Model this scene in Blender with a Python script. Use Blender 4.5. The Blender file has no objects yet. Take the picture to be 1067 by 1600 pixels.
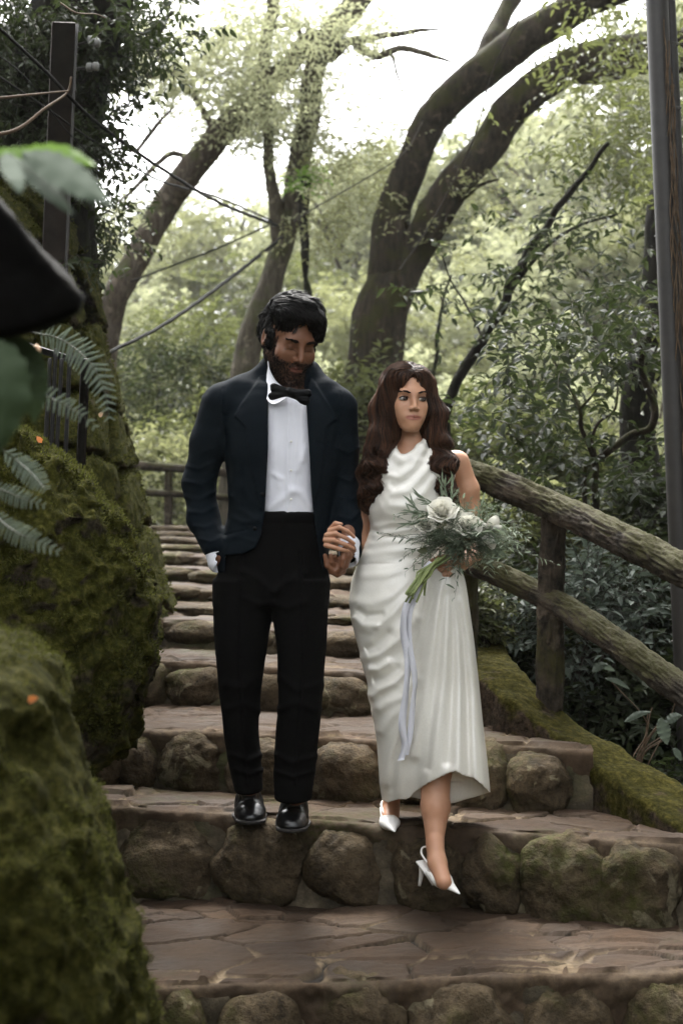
import bpy, math, random, time
import numpy as np
from mathutils import Vector, Matrix
T0 = time.time()
SC = bpy.context.scene
COL = SC.collection
# ------------------------------------------------------------------ camera
EZ = 1.21                       # eye height above the lower landing
F = 2222.2                      # focal length in pixels of the 1067x1600 photograph (50 mm, 36 mm high frame)
PITCH = math.atan(50.0 / F)     # tilted up a little
cd = bpy.data.cameras.new("camera")
cam = bpy.data.objects.new("camera", cd); COL.objects.link(cam)
cd.sensor_fit = 'VERTICAL'; cd.sensor_height = 36; cd.sensor_width = 24; cd.lens = 50
cd.clip_start = 0.05; cd.clip_end = 1000
cam.location = (0, 0, EZ)
cam.rotation_euler = (math.pi / 2 + PITCH, 0, 0)
cd.dof.use_dof = True; cd.dof.focus_distance = 4.85; cd.dof.aperture_fstop = 3.6
SC.camera = cam
# ------------------------------------------------------------------ world, sun, exposure
W = bpy.data.worlds.new("World"); SC.world = W; W.use_nodes = True
nt = W.node_tree; nt.nodes.clear()
sky = nt.nodes.new('ShaderNodeTexSky'); sky.sky_type = 'NISHITA'; sky.sun_disc = False
SUN_EL, SUN_AZ = math.radians(58), math.radians(-12)   # high, ahead of the camera a little to the left, behind cloud
sky.sun_elevation = SUN_EL; sky.sun_rotation = SUN_AZ
sky.air_density = 1.0; sky.dust_density = 5.0; sky.ozone_density = 1.0
hs = nt.nodes.new('ShaderNodeHueSaturation'); hs.inputs['Saturation'].default_value = 0.14; hs.inputs['Value'].default_value = 1.6
bg = nt.nodes.new('ShaderNodeBackground'); bg.inputs['Strength'].default_value = 0.15
wo = nt.nodes.new('ShaderNodeOutputWorld')
nt.links.new(sky.outputs[0], hs.inputs['Color']); nt.links.new(hs.outputs[0], bg.inputs[0]); nt.links.new(bg.outputs[0], wo.inputs[0])
sd = bpy.data.lights.new("sun", 'SUN'); sd.energy = 1.5; sd.angle = math.radians(20); sd.color = (1, .97, .9)
sun = bpy.data.objects.new("sun", sd); COL.objects.link(sun)
# points from (azimuth, elevation) towards the scene; azimuth 0 = +Y, positive towards +X
_az = SUN_AZ
_d = Vector((math.sin(_az) * math.cos(SUN_EL), math.cos(_az) * math.cos(SUN_EL), math.sin(SUN_EL)))
sun.rotation_euler = _d.to_track_quat('Z', 'Y').to_euler(); sun.location = _d * 40
SC.view_settings.view_transform = 'Standard'; SC.view_settings.look = 'None'
SC.view_settings.exposure = 1.98; SC.view_settings.gamma = 1.0
SC.cycles.max_bounces = 6; SC.cycles.diffuse_bounces = 3; SC.cycles.glossy_bounces = 2
SC.cycles.transmission_bounces = 4; SC.cycles.transparent_max_bounces = 6; SC.cycles.volume_bounces = 0
SC.cycles.use_denoising = True
SC.cycles.use_adaptive_sampling = True; SC.cycles.adaptive_threshold = 0.02

# ------------------------------------------------------------------ maths helpers
_cp, _sp = math.cos(PITCH), math.sin(PITCH)
def P(px, py, D):
    """world point seen at pixel (px, py) of the photograph, at world depth y = D"""
    cx = (px - 533.5) / F; cy = (800.0 - py) / F
    dy = _cp - cy * _sp; dz = _sp + cy * _cp
    t = D / dy
    return np.array([cx * t, D, EZ + dz * t])
def PX(p):
    """pixel coordinates of world points (array ...x3)"""
    x = p[..., 0]; y = p[..., 1]; z = p[..., 2] - EZ
    f = y * _cp + z * _sp; u = -y * _sp + z * _cp
    return 533.5 + F * x / f, 800.0 - F * u / f
def PP(pts):
    return np.array([P(*q) for q in pts])

_rs = np.random.RandomState(7)
_PERM = np.concatenate([_rs.permutation(256)] * 3).astype(np.int32)
_G = _rs.normal(size=(256, 3)); _G = (_G / np.linalg.norm(_G, axis=1)[:, None]).astype(np.float32)
def pn(p, s=1.0, seed=0):
    p = np.asarray(p, dtype=np.float32) * np.float32(s) + np.float32(seed * 17.31)
    i = np.floor(p).astype(np.int32); f = p - i
    i &= 255
    u = f * f * f * (f * (f * 6 - 15) + 10)
    out = 0
    for dx in (0, 1):
        wx = u[..., 0] if dx else 1 - u[..., 0]
        for dy in (0, 1):
            wy = u[..., 1] if dy else 1 - u[..., 1]
            for dz in (0, 1):
                wz = u[..., 2] if dz else 1 - u[..., 2]
                h = _PERM[_PERM[_PERM[(i[..., 0] + dx) & 255] + ((i[..., 1] + dy) & 255)] + ((i[..., 2] + dz) & 255)]
                g = _G[h]
                out = out + wx * wy * wz * (g[..., 0] * (f[..., 0] - dx) + g[..., 1] * (f[..., 1] - dy) + g[..., 2] * (f[..., 2] - dz))
    return out * 1.5
def fbm(p, s=1.0, o=4, seed=0, g=.5):
    a = 1; r = 0
    for k in range(o):
        r = r + a * pn(p, s, seed + k * 3); s *= 2.03; a *= g
    return r
def sm(a, b, x):
    t = np.clip((x - a) / (b - a), 0, 1); return t * t * (3 - 2 * t)
def nrm(v):
    return v / np.maximum(np.linalg.norm(v, axis=-1, keepdims=True), 1e-9)
def spline(pts, n, closed=False):
    """Catmull-Rom through rows of any width, n samples"""
    pts = np.asarray(pts, float)
    if len(pts) < 3: 
        t = np.linspace(0, 1, n)[:, None]; return pts[0] * (1 - t) + pts[-1] * t
    P0 = np.vstack([2 * pts[0] - pts[1], pts, 2 * pts[-1] - pts[-2]])
    seg = np.linalg.norm(np.diff(pts[:, :3], axis=0), axis=1); cum = np.concatenate([[0], np.cumsum(seg)])
    t = np.linspace(0, cum[-1], n); k = np.clip(np.searchsorted(cum, t, side='right') - 1, 0, len(seg) - 1)
    u = ((t - cum[k]) / np.maximum(seg[k], 1e-9))[:, None]
    a, b, c, d = P0[k], P0[k + 1], P0[k + 2], P0[k + 3]
    return .5 * (2 * b + (c - a) * u + (2 * a - 5 * b + 4 * c - d) * u ** 2 + (3 * b - a - 3 * c + d) * u ** 3)

# ------------------------------------------------------------------ mesh helpers
class MB:
    """collects vertex and face arrays, builds one mesh"""
    def __init__(s): s.V = []; s.Q = []; s.T = []; s.n = 0; s.A = {}
    def add(s, V, Fq=None, Ft=None, **attr):
        V = np.asarray(V, dtype=np.float32).reshape(-1, 3)
        if Fq is not None and len(Fq): s.Q.append(np.asarray(Fq, dtype=np.int64) + s.n)
        if Ft is not None and len(Ft): s.T.append(np.asarray(Ft, dtype=np.int64) + s.n)
        for k, a in attr.items():
            s.A.setdefault(k, []).append((s.n, np.broadcast_to(np.asarray(a, dtype=np.float32), (len(V),))))
        s.V.append(V); s.n += len(V)
    def mesh(s, name, mat, smooth=True):
        V = np.concatenate(s.V) if s.V else np.zeros((0, 3), np.float32)
        me = bpy.data.meshes.new(name)
        q = np.concatenate(s.Q) if s.Q else np.zeros((0, 4), np.int64)
        t = np.concatenate(s.T) if s.T else np.zeros((0, 3), np.int64)
        me.vertices.add(len(V)); me.vertices.foreach_set('co', V.ravel())
        L = np.concatenate([q.ravel(), t.ravel()]).astype(np.int32)
        me.loops.add(len(L)); me.loops.foreach_set('vertex_index', L)
        st = np.concatenate([np.arange(len(q)) * 4, len(q) * 4 + np.arange(len(t)) * 3]).astype(np.int32)
        me.polygons.add(len(st)); me.polygons.foreach_set('loop_start', st)
        me.update(calc_edges=True)
        me.polygons.foreach_set('use_smooth', np.full(len(st), smooth))
        for k, lst in s.A.items():
            arr = np.zeros(len(V), np.float32)
            for o, a in lst: arr[o:o + len(a)] = a
            at = me.attributes.new(k, 'FLOAT', 'POINT'); at.data.foreach_set('value', arr)
        if mat: me.materials.append(mat)
        me.update()
        return me
def link(o, parent=None):
    COL.objects.link(o)
    if parent is not None:
        o.parent = parent
        p = parent; off = Vector((0, 0, 0))
        while p is not None: off += p.location; p = p.parent
        o.location = -off if o.type != 'EMPTY' else o.location
    return o
def obj(name, mb, mat, parent=None, smooth=True, label=None):
    o = bpy.data.objects.new(name, mb.mesh(name, mat, smooth)); link(o, parent)
    if label: o['label'] = label
    return o
def tag(o, label, cat, group=None, kind=None):
    o['label'] = label; o['category'] = cat
    if group: o['group'] = group
    if kind: o['kind'] = kind
    return o
def thing(name, loc, label, cat, group=None):
    o = bpy.data.objects.new(name, None); COL.objects.link(o); o.location = [float(c) for c in loc]
    o.empty_display_size = .1
    return tag(o, label, cat, group)
def grid_faces(nu, nv, wrap=False):
    """quads of an nu x nv vertex grid (index = i*nv + j); wrap closes j"""
    i = np.arange(nu - 1)[:, None]; j = np.arange(nv if wrap else nv - 1)[None, :]
    j2 = (j + 1) % nv
    a = i * nv + j; b = i * nv + j2; c = (i + 1) * nv + j2; d = (i + 1) * nv + j
    return np.stack([a + 0 * b, b, c, d], -1).reshape(-1, 4)
def tube(mb, path, rad, sides=12, cap=True, flat=None, ridge=None, **attr):
    """tube along path (N,3), radius (N,); ridge(points, theta) gives a radial displacement"""
    path = np.asarray(path, float); N = len(path); rad = np.broadcast_to(np.asarray(rad, float), (N,))
    tan = nrm(np.gradient(path, axis=0))
    ref = np.array([0.13, -1, 0.21]) if abs(tan[0] @ nrm(np.array([0.13, -1, .21]))) < .9 else np.array([1., 0, 0])
    n = ref - tan[0] * (ref @ tan[0]); n /= np.linalg.norm(n); Ns = [n]
    for k in range(1, N):
        n = Ns[-1] - tan[k] * (Ns[-1] @ tan[k]); n /= max(np.linalg.norm(n), 1e-9); Ns.append(n)
    Ns = np.array(Ns); B = np.cross(tan, Ns)
    th = np.arange(sides) / sides * 2 * math.pi
    dirs = Ns[:, None] * np.cos(th)[None, :, None] + B[:, None] * np.sin(th)[None, :, None] * (flat or 1)
    V = path[:, None] + dirs * rad[:, None, None]
    if ridge is not None:
        V = V + dirs * ridge(V, th[None, :] + 0 * rad[:, None])[..., None]
    Fq = grid_faces(N, sides, True)
    Vf = V.reshape(-1, 3)
    Ft = None
    if cap:
        c0 = len(Vf); Vf = np.vstack([Vf, path[0] - tan[0] * rad[0] * .25, path[-1] + tan[-1] * rad[-1] * .25])
        j = np.arange(sides); j2 = (j + 1) % sides
        Ft = np.vstack([np.stack([j2, j, 0 * j + c0], 1), np.stack([(N - 1) * sides + j, (N - 1) * sides + j2, 0 * j + c0 + 1], 1)])
    mb.add(Vf, Fq, Ft, **attr)
def strands(mb, paths, rad, sides=3, var=None):
    """many thin tubes at once: paths (S,N,3), rad (S,N) or (N,)"""
    paths = np.asarray(paths, float); S, N, _ = paths.shape
    rad = np.broadcast_to(np.asarray(rad, float), (S, N))
    tan = nrm(np.gradient(paths, axis=1))
    ref = np.array([0.31, -.2, .93]); A = nrm(np.cross(tan, ref) + 1e-6); B = np.cross(tan, A)
    th = np.arange(sides) / sides * 2 * math.pi
    V = paths[:, :, None] + (A[:, :, None] * np.cos(th)[:, None] + B[:, :, None] * np.sin(th)[:, None]) * rad[:, :, None, None]
    f = grid_faces(N, sides, True)
    Fq = (f[None] + (np.arange(S) * N * sides)[:, None, None]).reshape(-1, 4)
    v = np.zeros(S) if var is None else var
    mb.add(V.reshape(-1, 3), Fq, v=np.repeat(v, N * sides))
def box(mb, c, h, R=None, bev=0.0):
    """bevelled box centre c, half sizes h, rotation matrix R (rows = axes)"""
    c = np.asarray(c, float); h = np.asarray(h, float); R = np.eye(3) if R is None else np.asarray(R)
    b = min(bev, .9 * h.min())
    V = []; 
    for sx in (-1, 1):
        for sy in (-1, 1):
            for sz in (-1, 1):
                s = np.array([sx, sy, sz])
                for a in range(3):
                    v = s * (h - b); v[a] = s[a] * h[a]; V.append(c + v @ R)
    V = np.array(V)
    idx = lambda sx, sy, sz, a: (((sx > 0) * 4 + (sy > 0) * 2 + (sz > 0)) * 3 + a)
    Q = []; T = []
    for a in range(3):
        o1, o2 = [k for k in range(3) if k != a]
        for s in (-1, 1):
            q = []
            for (u, v) in ((-1, -1), (1, -1), (1, 1), (-1, 1)):
                t = [0, 0, 0]; t[a] = s; t[o1] = u; t[o2] = v; q.append(idx(*t, a))
            if (s > 0) != (a != 1): q = q[::-1]
            Q.append(q)
    for a in range(3):          # edges along axis a
        o1, o2 = [k for k in range(3) if k != a]
        for u in (-1, 1):
            for v in (-1, 1):
                t0 = [0, 0, 0]; t0[o1] = u; t0[o2] = v; t1 = list(t0); t0[a] = -1; t1[a] = 1
                Q.append([idx(*t0, o1), idx(*t1, o1), idx(*t1, o2), idx(*t0, o2)])
    for sx in (-1, 1):
        for sy in (-1, 1):
            for sz in (-1, 1): T.append([idx(sx, sy, sz, 0), idx(sx, sy, sz, 1), idx(sx, sy, sz, 2)])
    mb.add(V, Q, T)
def fix_normals(o):
    import bmesh
    bm = bmesh.new(); bm.from_mesh(o.data); bmesh.ops.recalc_face_normals(bm, faces=bm.faces); bm.to_mesh(o.data); bm.free()

# ------------------------------------------------------------------ signed distance modelling (one continuous surface)
class SDF:
    def __init__(s): s.pr = []; s.post = []
    def _add(s, f, c, R, k, op): s.pr.append((f, np.asarray(c, float), R, k, op)); return s
    def cap(s, a, b, ra, rb, k=.02, op='u', flat=None):
        a = np.asarray(a, float); b = np.asarray(b, float); ba = b - a; L2 = max(ba @ ba, 1e-12)
        fl = None
        if flat is not None: fl = (nrm(np.asarray(flat[0], float)), flat[1])
        def f(p):
            q = p - a; t = np.clip(q @ ba / L2, 0, 1); w = q - t[..., None] * ba
            if fl is not None:
                w = w + fl[0] * ((w @ fl[0]) * (1 / fl[1] - 1))[..., None]
            return (np.linalg.norm(w, axis=-1) - (ra + (rb - ra) * t)) * (1 if fl is None else min(1, fl[1] * 1.2))
        return s._add(f, (a + b) / 2, None, k, op)
    def ell(s, c, r, R=None, k=.02, op='u'):
        c = np.asarray(c, float); r = np.asarray(r, float)
        def f(p):
            q = p - c
            if R is not None: q = q @ R.T
            k0 = np.linalg.norm(q / r, axis=-1); k1 = np.linalg.norm(q / (r * r), axis=-1)
            return k0 * (k0 - 1) / np.maximum(k1, 1e-9)
        return s._add(f, c, None, k, op)
    def chain(s, pts, rad, k=.02, op='u', flat=None):
        for i in range(len(pts) - 1): s.cap(pts[i], pts[i + 1], rad[i], rad[i + 1], k, op, flat)
        return s
    def loft(s, rows, k=.02, op='u', pw=2.0, endr=.02):
        """rows of (z, cx, cy, a, b); elliptical (power pw) sections along z"""
        rows = np.asarray(rows, float); rows = rows[np.argsort(rows[:, 0])]
        n = max(40, len(rows) * 8)
        idx = np.interp(np.linspace(0, 1, n), np.linspace(0, 1, len(rows)), np.arange(len(rows)))
        zt = np.linspace(rows[0, 0], rows[-1, 0], n)
        tab = np.stack([np.interp(zt, rows[:, 0], rows[:, j]) for j in range(1, 5)], 1)
        ker = np.exp(-.5 * (np.arange(-4, 5) / 1.8) ** 2); ker /= ker.sum()
        pad = np.vstack([np.repeat(tab[:1], 4, 0), tab, np.repeat(tab[-1:], 4, 0)])
        tab = np.stack([np.convolve(pad[:, j], ker, 'valid') for j in range(4)], 1)
        z0, z1 = rows[0, 0], rows[-1, 0]
        def f(p):
            z = np.clip(p[..., 2], z0, z1)
            u = (z - z0) / (z1 - z0) * (n - 1)
            i = np.clip(u.astype(int), 0, n - 2); fr = (u - i)[..., None]
            t = tab[i] * (1 - fr) + tab[i + 1] * fr
            x = np.abs(p[..., 0] - t[..., 0]) / t[..., 2]; y = np.abs(p[..., 1] - t[..., 1]) / t[..., 3]
            if pw == 2.0:
                m = np.sqrt(x * x + y * y)
                k1 = np.sqrt((x / t[..., 2]) ** 2 + (y / t[..., 3]) ** 2)
                d = m * (m - 1) / np.maximum(k1, 1e-6); d = np.where(m < .3, -np.minimum(t[..., 2], t[..., 3]) * .7, d)
            else:
                m = (x ** pw + y ** pw) ** (1 / pw); d = (m - 1) * np.minimum(t[..., 2], t[..., 3])
            e = np.maximum(z0 - p[..., 2], p[..., 2] - z1)
            dd = np.maximum(d + endr, 0) ** 2 + np.maximum(e + endr, 0) ** 2
            return np.minimum(np.maximum(d, e) + endr, 0) + np.sqrt(dd) - endr
        return s._add(f, (0, 0, 0), None, k, op)
    def ev(s, p, cull=None):
        """cull: (centre distances fn) — None for plain evaluation"""
        d = np.full(p.shape[:-1], 1e3)
        for f, c, R, k, op in s.pr:
            e = f(p)
            if op == 'u':
                if k <= 0: d = np.minimum(d, e)
                else:
                    h = np.clip(.5 + .5 * (d - e) / k, 0, 1); d = d * (1 - h) + e * h - k * h * (1 - h)
            else:
                if k <= 0: d = np.maximum(d, -e)
                else:
                    h = np.clip(.5 - .5 * (d + e) / k, 0, 1); d = d * (1 - h) - e * h + k * h * (1 - h)
        for g in s.post: d = g(p, d)
        return d
    def grad(s, p, e=.002):
        g = np.stack([s.ev(p + np.eye(3)[a] * e) - s.ev(p - np.eye(3)[a] * e) for a in range(3)], -1)
        return nrm(g)
    def build(s, lo, hi, h, B=10):
        lo = np.asarray(lo, float); hi = np.asarray(hi, float)
        nb = np.ceil((hi - lo) / (h * B)).astype(int); n = nb * B + 1
        bc = np.stack(np.meshgrid(*[lo[a] + (np.arange(nb[a]) + .5) * B * h for a in range(3)], indexing='ij'), -1).reshape(-1, 3)
        R = B * h * .87 
        D = np.stack([f(bc) for f, *_ in s.pr]) ; dc = s.ev(bc)
        act = np.nonzero(np.abs(dc) < R * 1.5 + .012)[0]
        Vv = np.full(n, 1.0, np.float32)
        sg = dc.reshape(nb) < 0
        big = np.repeat(np.repeat(np.repeat(sg, B, 0), B, 1), B, 2)
        Vv[:-1, :-1, :-1][big] = -1
        off = np.stack(np.meshgrid(*[np.arange(B + 1)] * 3, indexing='ij'), -1).reshape(-1, 3) * h
        bi = np.stack(np.unravel_index(act, nb), -1)
        base = lo + bi * (B * h)
        CH = 600
        for c0 in range(0, len(act), CH):
            b = base[c0:c0 + CH]; ids = act[c0:c0 + CH]
            p = b[:, None] + off[None]
            d = np.full(p.shape[:-1], 1e3)
            for m, (f, c, Rr, k, op) in enumerate(s.pr):
                rows = np.nonzero(D[m, ids] < R * 1.3 + k + .02)[0]
                if len(rows) == 0: continue
                full = len(rows) == len(ids)
                pp = p if full else p[rows]; dd = d if full else d[rows]
                e = f(pp)
                if op == 'u':
                    if k <= 0: r = np.minimum(dd, e)
                    else:
                        hh = np.clip(.5 + .5 * (dd - e) / k, 0, 1); r = dd * (1 - hh) + e * hh - k * hh * (1 - hh)
                else:
                    if k <= 0: r = np.maximum(dd, -e)
                    else:
                        hh = np.clip(.5 - .5 * (dd + e) / k, 0, 1); r = dd * (1 - hh) - e * hh + k * hh * (1 - hh)
                if full: d = r
                else: d[rows] = r
            for g in s.post: d = g(p, d)
            d = np.clip(d, -1, 1).astype(np.float32).reshape(-1, B + 1, B + 1, B + 1)
            for q in range(len(b)):
                i, j, k2 = bi[c0 + q] * B
                Vv[i:i + B + 1, j:j + B + 1, k2:k2 + B + 1] = d[q]
        return surface_nets(Vv, lo, h)
def surface_nets(V, lo, h):
    S = V < 0
    n = V.shape
    c = [S[i:n[0] - 1 + i, j:n[1] - 1 + j, k:n[2] - 1 + k] for i in (0, 1) for j in (0, 1) for k in (0, 1)]
    anyS = c[0] | c[1] | c[2] | c[3] | c[4] | c[5] | c[6] | c[7]
    allS = c[0] & c[1] & c[2] & c[3] & c[4] & c[5] & c[6] & c[7]
    cells = np.argwhere(anyS & ~allS)
    vid = np.full(anyS.shape, -1, np.int32); vid[tuple(cells.T)] = np.arange(len(cells))
    off = np.array([(i, j, k) for i in (0, 1) for j in (0, 1) for k in (0, 1)])
    cv = np.stack([V[tuple((cells + o).T)] for o in off], 1)
    acc = np.zeros((len(cells), 3)); cnt = np.zeros(len(cells))
    for a in range(8):
        for b in range(a + 1, 8):
            if abs(off[a] - off[b]).sum() != 1: continue
            va, vb = cv[:, a], cv[:, b]; m = (va < 0) != (vb < 0)
            t = np.where(m, va / np.where(m, va - vb, 1), 0)
            t = np.clip(t, 0, 1)
            acc += np.where(m[:, None], off[a] + t[:, None] * (off[b] - off[a]), 0); cnt += m
    P3 = lo + (cells + acc / np.maximum(cnt, 1)[:, None]) * h
    Q = []
    for ax in range(3):
        o1, o2 = (ax + 1) % 3, (ax + 2) % 3
        sl0 = [slice(1, n[k] - 1) for k in range(3)]; sl1 = list(sl0)
        sl0[ax] = slice(0, n[ax] - 1); sl1[ax] = slice(1, n[ax])
        A_ = S[tuple(sl0)]; B_ = S[tuple(sl1)]
        e = np.argwhere(A_ != B_); 
        if len(e) == 0: continue
        ins = A_[tuple(e.T)]
        e = e + np.array([0 if k == ax else 1 for k in range(3)])
        u = np.zeros(3, int); u[o1] = 1; w = np.zeros(3, int); w[o2] = 1
        g = lambda d: vid[tuple((e - d).T)]
        q = np.stack([g(u + w), g(w), g(0 * u), g(u)], 1)
        q[~ins] = q[~ins][:, ::-1]
        Q.append(q)
    Q = np.concatenate(Q); Q = Q[(Q >= 0).all(1)]
    return P3, Q
def seg_dist(qx, qy, poly):
    """distance in the (qx,qy) plane to a polyline, and the parameter along it"""
    best = np.full(np.shape(qx), 1e9); tt = np.zeros(np.shape(qx)); m = len(poly) - 1
    for i in range(m):
        ax, ay = poly[i]; bx, by = poly[i + 1]; dx, dy = bx - ax, by - ay; L = dx * dx + dy * dy + 1e-9
        t = np.clip(((qx - ax) * dx + (qy - ay) * dy) / L, 0, 1)
        d = np.hypot(qx - ax - t * dx, qy - ay - t * dy)
        u = d < best; best = np.where(u, d, best); tt = np.where(u, (i + t) / m, tt)
    return best, tt
def poly_sd(qx, qy, poly):
    """signed distance (negative inside) to a polygon in the plane"""
    d, _ = seg_dist(qx, qy, list(poly) + [poly[0]])
    ins = np.zeros(np.shape(qx), bool); n = len(poly)
    for i in range(n):
        x1, y1 = poly[i]; x2, y2 = poly[(i + 1) % n]
        c = ((y1 > qy) != (y2 > qy)) & (qx < (x2 - x1) * (qy - y1) / (y2 - y1 + 1e-12) + x1)
        ins ^= c
    return np.where(ins, -d, d)
# ------------------------------------------------------------------ materials
class NT:
    def __init__(s, name):
        s.m = bpy.data.materials.new(name); s.m.use_nodes = True; s.t = s.m.node_tree; s.t.nodes.clear()
        s.out = s.n('ShaderNodeOutputMaterial')
    def n(s, ty, **kw):
        x = s.t.nodes.new(ty)
        for k, v in kw.items(): setattr(x, k, v)
        return x
    def l(s, a, b): s.t.links.new(a, b)
    def coord(s, kind='Object'):
        if not hasattr(s, 'tc'): s.tc = s.n('ShaderNodeTexCoord')
        return s.tc.outputs[kind]
    def noise(s, scale, detail=5, rough=.55, vec=None, sc=None, dist=0):
        x = s.n('ShaderNodeTexNoise'); x.inputs['Scale'].default_value = scale; x.inputs['Detail'].default_value = detail
        x.inputs['Roughness'].default_value = rough; x.inputs['Distortion'].default_value = dist
        v = vec or s.coord()
        if sc:
            mp = s.n('ShaderNodeMapping'); mp.inputs['Scale'].default_value = sc; s.l(v, mp.inputs[0]); v = mp.outputs[0]
        s.l(v, x.inputs['Vector']); return x.outputs['Fac']
    def vor(s, scale, feat='F1', sc=None, rnd=1):
        x = s.n('ShaderNodeTexVoronoi', feature=feat); x.inputs['Scale'].default_value = scale; x.inputs['Randomness'].default_value = rnd
        v = s.coord()
        if sc:
            mp = s.n('ShaderNodeMapping'); mp.inputs['Scale'].default_value = sc; s.l(v, mp.inputs[0]); v = mp.outputs[0]
        s.l(v, x.inputs['Vector']); return x
    def ramp(s, fac, stops):
        x = s.n('ShaderNodeValToRGB'); e = x.color_ramp.elements
        while len(e) < len(stops): e.new(.5)
        for k, (p, c) in enumerate(stops):
            e[k].position = p; e[k].color = (*c, 1) if isinstance(c, tuple) else (c, c, c, 1)
        s.l(fac, x.inputs[0]); return x.outputs[0]
    def mix(s, fac, a, b, mode='MIX'):
        x = s.n('ShaderNodeMix', data_type='RGBA', blend_type=mode)
        for sock, v in ((x.inputs[0], fac), (x.inputs[6], a), (x.inputs[7], b)):
            if hasattr(v, 'is_output'): s.l(v, sock)
            elif isinstance(v, tuple): sock.default_value = (*v, 1)
            else: sock.default_value = v
        return x.outputs[2]
    def math(s, op, a, b=0.0, clamp=False):
        x = s.n('ShaderNodeMath', operation=op, use_clamp=clamp)
        for sock, v in ((x.inputs[0], a), (x.inputs[1], b)):
            if hasattr(v, 'is_output'): s.l(v, sock)
            else: sock.default_value = v
        return x.outputs[0]
    def attr(s, name):
        x = s.n('ShaderNodeAttribute'); x.attribute_name = name; return x.outputs['Fac']
    def bump(s, h, strength=.5, dist=.01, nrm=None):
        x = s.n('ShaderNodeBump'); x.inputs['Strength'].default_value = strength; x.inputs['Distance'].default_value = dist
        s.l(h, x.inputs['Height'])
        if nrm: s.l(nrm, x.inputs['Normal'])
        return x.outputs[0]
    def bsdf(s, col, rough=.8, nrm=None, spec=.3, sheen=0, coat=0, sss=0, trans=None, aniso=0, metal=0):
        x = s.n('ShaderNodeBsdfPrincipled')
        for k, v in (('Base Color', col), ('Roughness', rough)):
            if hasattr(v, 'is_output'): s.l(v, x.inputs[k])
            elif isinstance(v, tuple): x.inputs[k].default_value = (*v, 1)
            else: x.inputs[k].default_value = v
        x.inputs['Specular IOR Level'].default_value = spec; x.inputs['Metallic'].default_value = metal
        if sheen: x.inputs['Sheen Weight'].default_value = sheen; x.inputs['Sheen Roughness'].default_value = .4
        if coat: x.inputs['Coat Weight'].default_value = coat; x.inputs['Coat Roughness'].default_value = .15
        if sss:
            x.inputs['Subsurface Weight'].default_value = sss; x.inputs['Subsurface Radius'].default_value = (1, .35, .2); x.inputs['Subsurface Scale'].default_value = .006
        if aniso: x.inputs['Anisotropic'].default_value = aniso
        if nrm: s.l(nrm, x.inputs['Normal'])
        o = x.outputs[0]
        if trans is not None:
            t = s.n('ShaderNodeBsdfTranslucent')
            if hasattr(trans[1], 'is_output'): s.l(trans[1], t.inputs[0])
            else: t.inputs[0].default_value = (*trans[1], 1)
            mx = s.n('ShaderNodeMixShader'); mx.inputs[0].default_value = trans[0]
            s.l(o, mx.inputs[1]); s.l(t.outputs[0], mx.inputs[2]); o = mx.outputs[0]
        s.l(o, s.out.inputs['Surface']); return s.m
def up_mask(s, lo=.1, hi=.8):
    g = s.n('ShaderNodeNewGeometry'); sp = s.n('ShaderNodeSeparateXYZ'); s.l(g.outputs['Normal'], sp.inputs[0])
    mr = s.n('ShaderNodeMapRange'); mr.inputs[1].default_value = lo; mr.inputs[2].default_value = hi; s.l(sp.outputs['Z'], mr.inputs[0])
    return mr.outputs[0]

def m_riser():
    s = NT('river_stone')
    n1 = s.noise(5, 6); n2 = s.noise(28, 6, .65); n3 = s.noise(2.3, 3)
    c = s.ramp(n1, [(.3, (.022, .018, .013)), (.5, (.055, .045, .032)), (.72, (.12, .098, .07))])
    c = s.mix(s.ramp(n2, [(.4, 0.0), (.62, 1.0)]), c, (.105, .085, .06))
    c = s.mix(s.ramp(s.noise(70, 4, .75), [(.5, 0.0), (.64, .5)]), c, (.018, .015, .011))
    li = s.math('MULTIPLY', s.ramp(s.noise(7, 4, .6, dist=.6), [(.61, 0.0), (.64, 1.0)]), s.ramp(n2, [(.3, .2), (.6, 1.0)]))
    c = s.mix(li, c, (.2, .19, .145))
    mo = s.math('MULTIPLY', s.ramp(s.noise(3.1, 5), [(.5, 0.0), (.66, 1.0)]), s.ramp(s.noise(40, 4), [(.35, .1), (.6, 1.0)]))
    c = s.mix(s.math('MULTIPLY', mo, .8), c, (.05, .062, .014))
    b = s.bump(n2, .8, .02); b = s.bump(s.noise(110, 4, .7), .6, .006, b)
    return s.bsdf(c, s.ramp(n2, [(.3, .75), (.7, .95)]), b, spec=.1)
def m_paving():
    s = NT('flagstone')
    j = s.attr('joint'); v = s.attr('v')
    n1 = s.noise(4, 6); n2 = s.noise(45, 6, .7)
    c = s.ramp(n1, [(.3, (.04, .026, .017)), (.5, (.088, .059, .040)), (.7, (.15, .104, .072))])
    c = s.mix(.55, c, s.ramp(v, [(0, (.05, .035, .026)), (.3, (.14, .10, .07)), (.5, (.075, .06, .048)), (.75, (.17, .13, .10)), (1, (.07, .045, .03))]))
    c = s.mix(s.ramp(n2, [(.35, .55), (.65, 0.0)]), c, (.05, .04, .03))
    mort = s.ramp(n2, [(.3, (.13, .105, .075)), (.7, (.40, .33, .23))])
    c = s.mix(s.math('MULTIPLY', j, s.ramp(s.noise(3, 4), [(.38, .25), (.6, 1.0)])), c, mort)
    c = s.mix(s.attr('crack'), c, (.02, .016, .012))
    mo = s.math('MULTIPLY', s.ramp(s.noise(2.4, 5), [(.57, 0.0), (.7, .8)]), s.ramp(s.noise(60, 3), [(.4, .1), (.6, 1.0)]))
    c = s.mix(mo, c, (.06, .068, .02))
    b = s.bump(n1, .3, .02); b = s.bump(n2, .5, .006, b)
    return s.bsdf(c, s.ramp(n1, [(.35, .7), (.65, .95)]), b, spec=.12)
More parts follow.
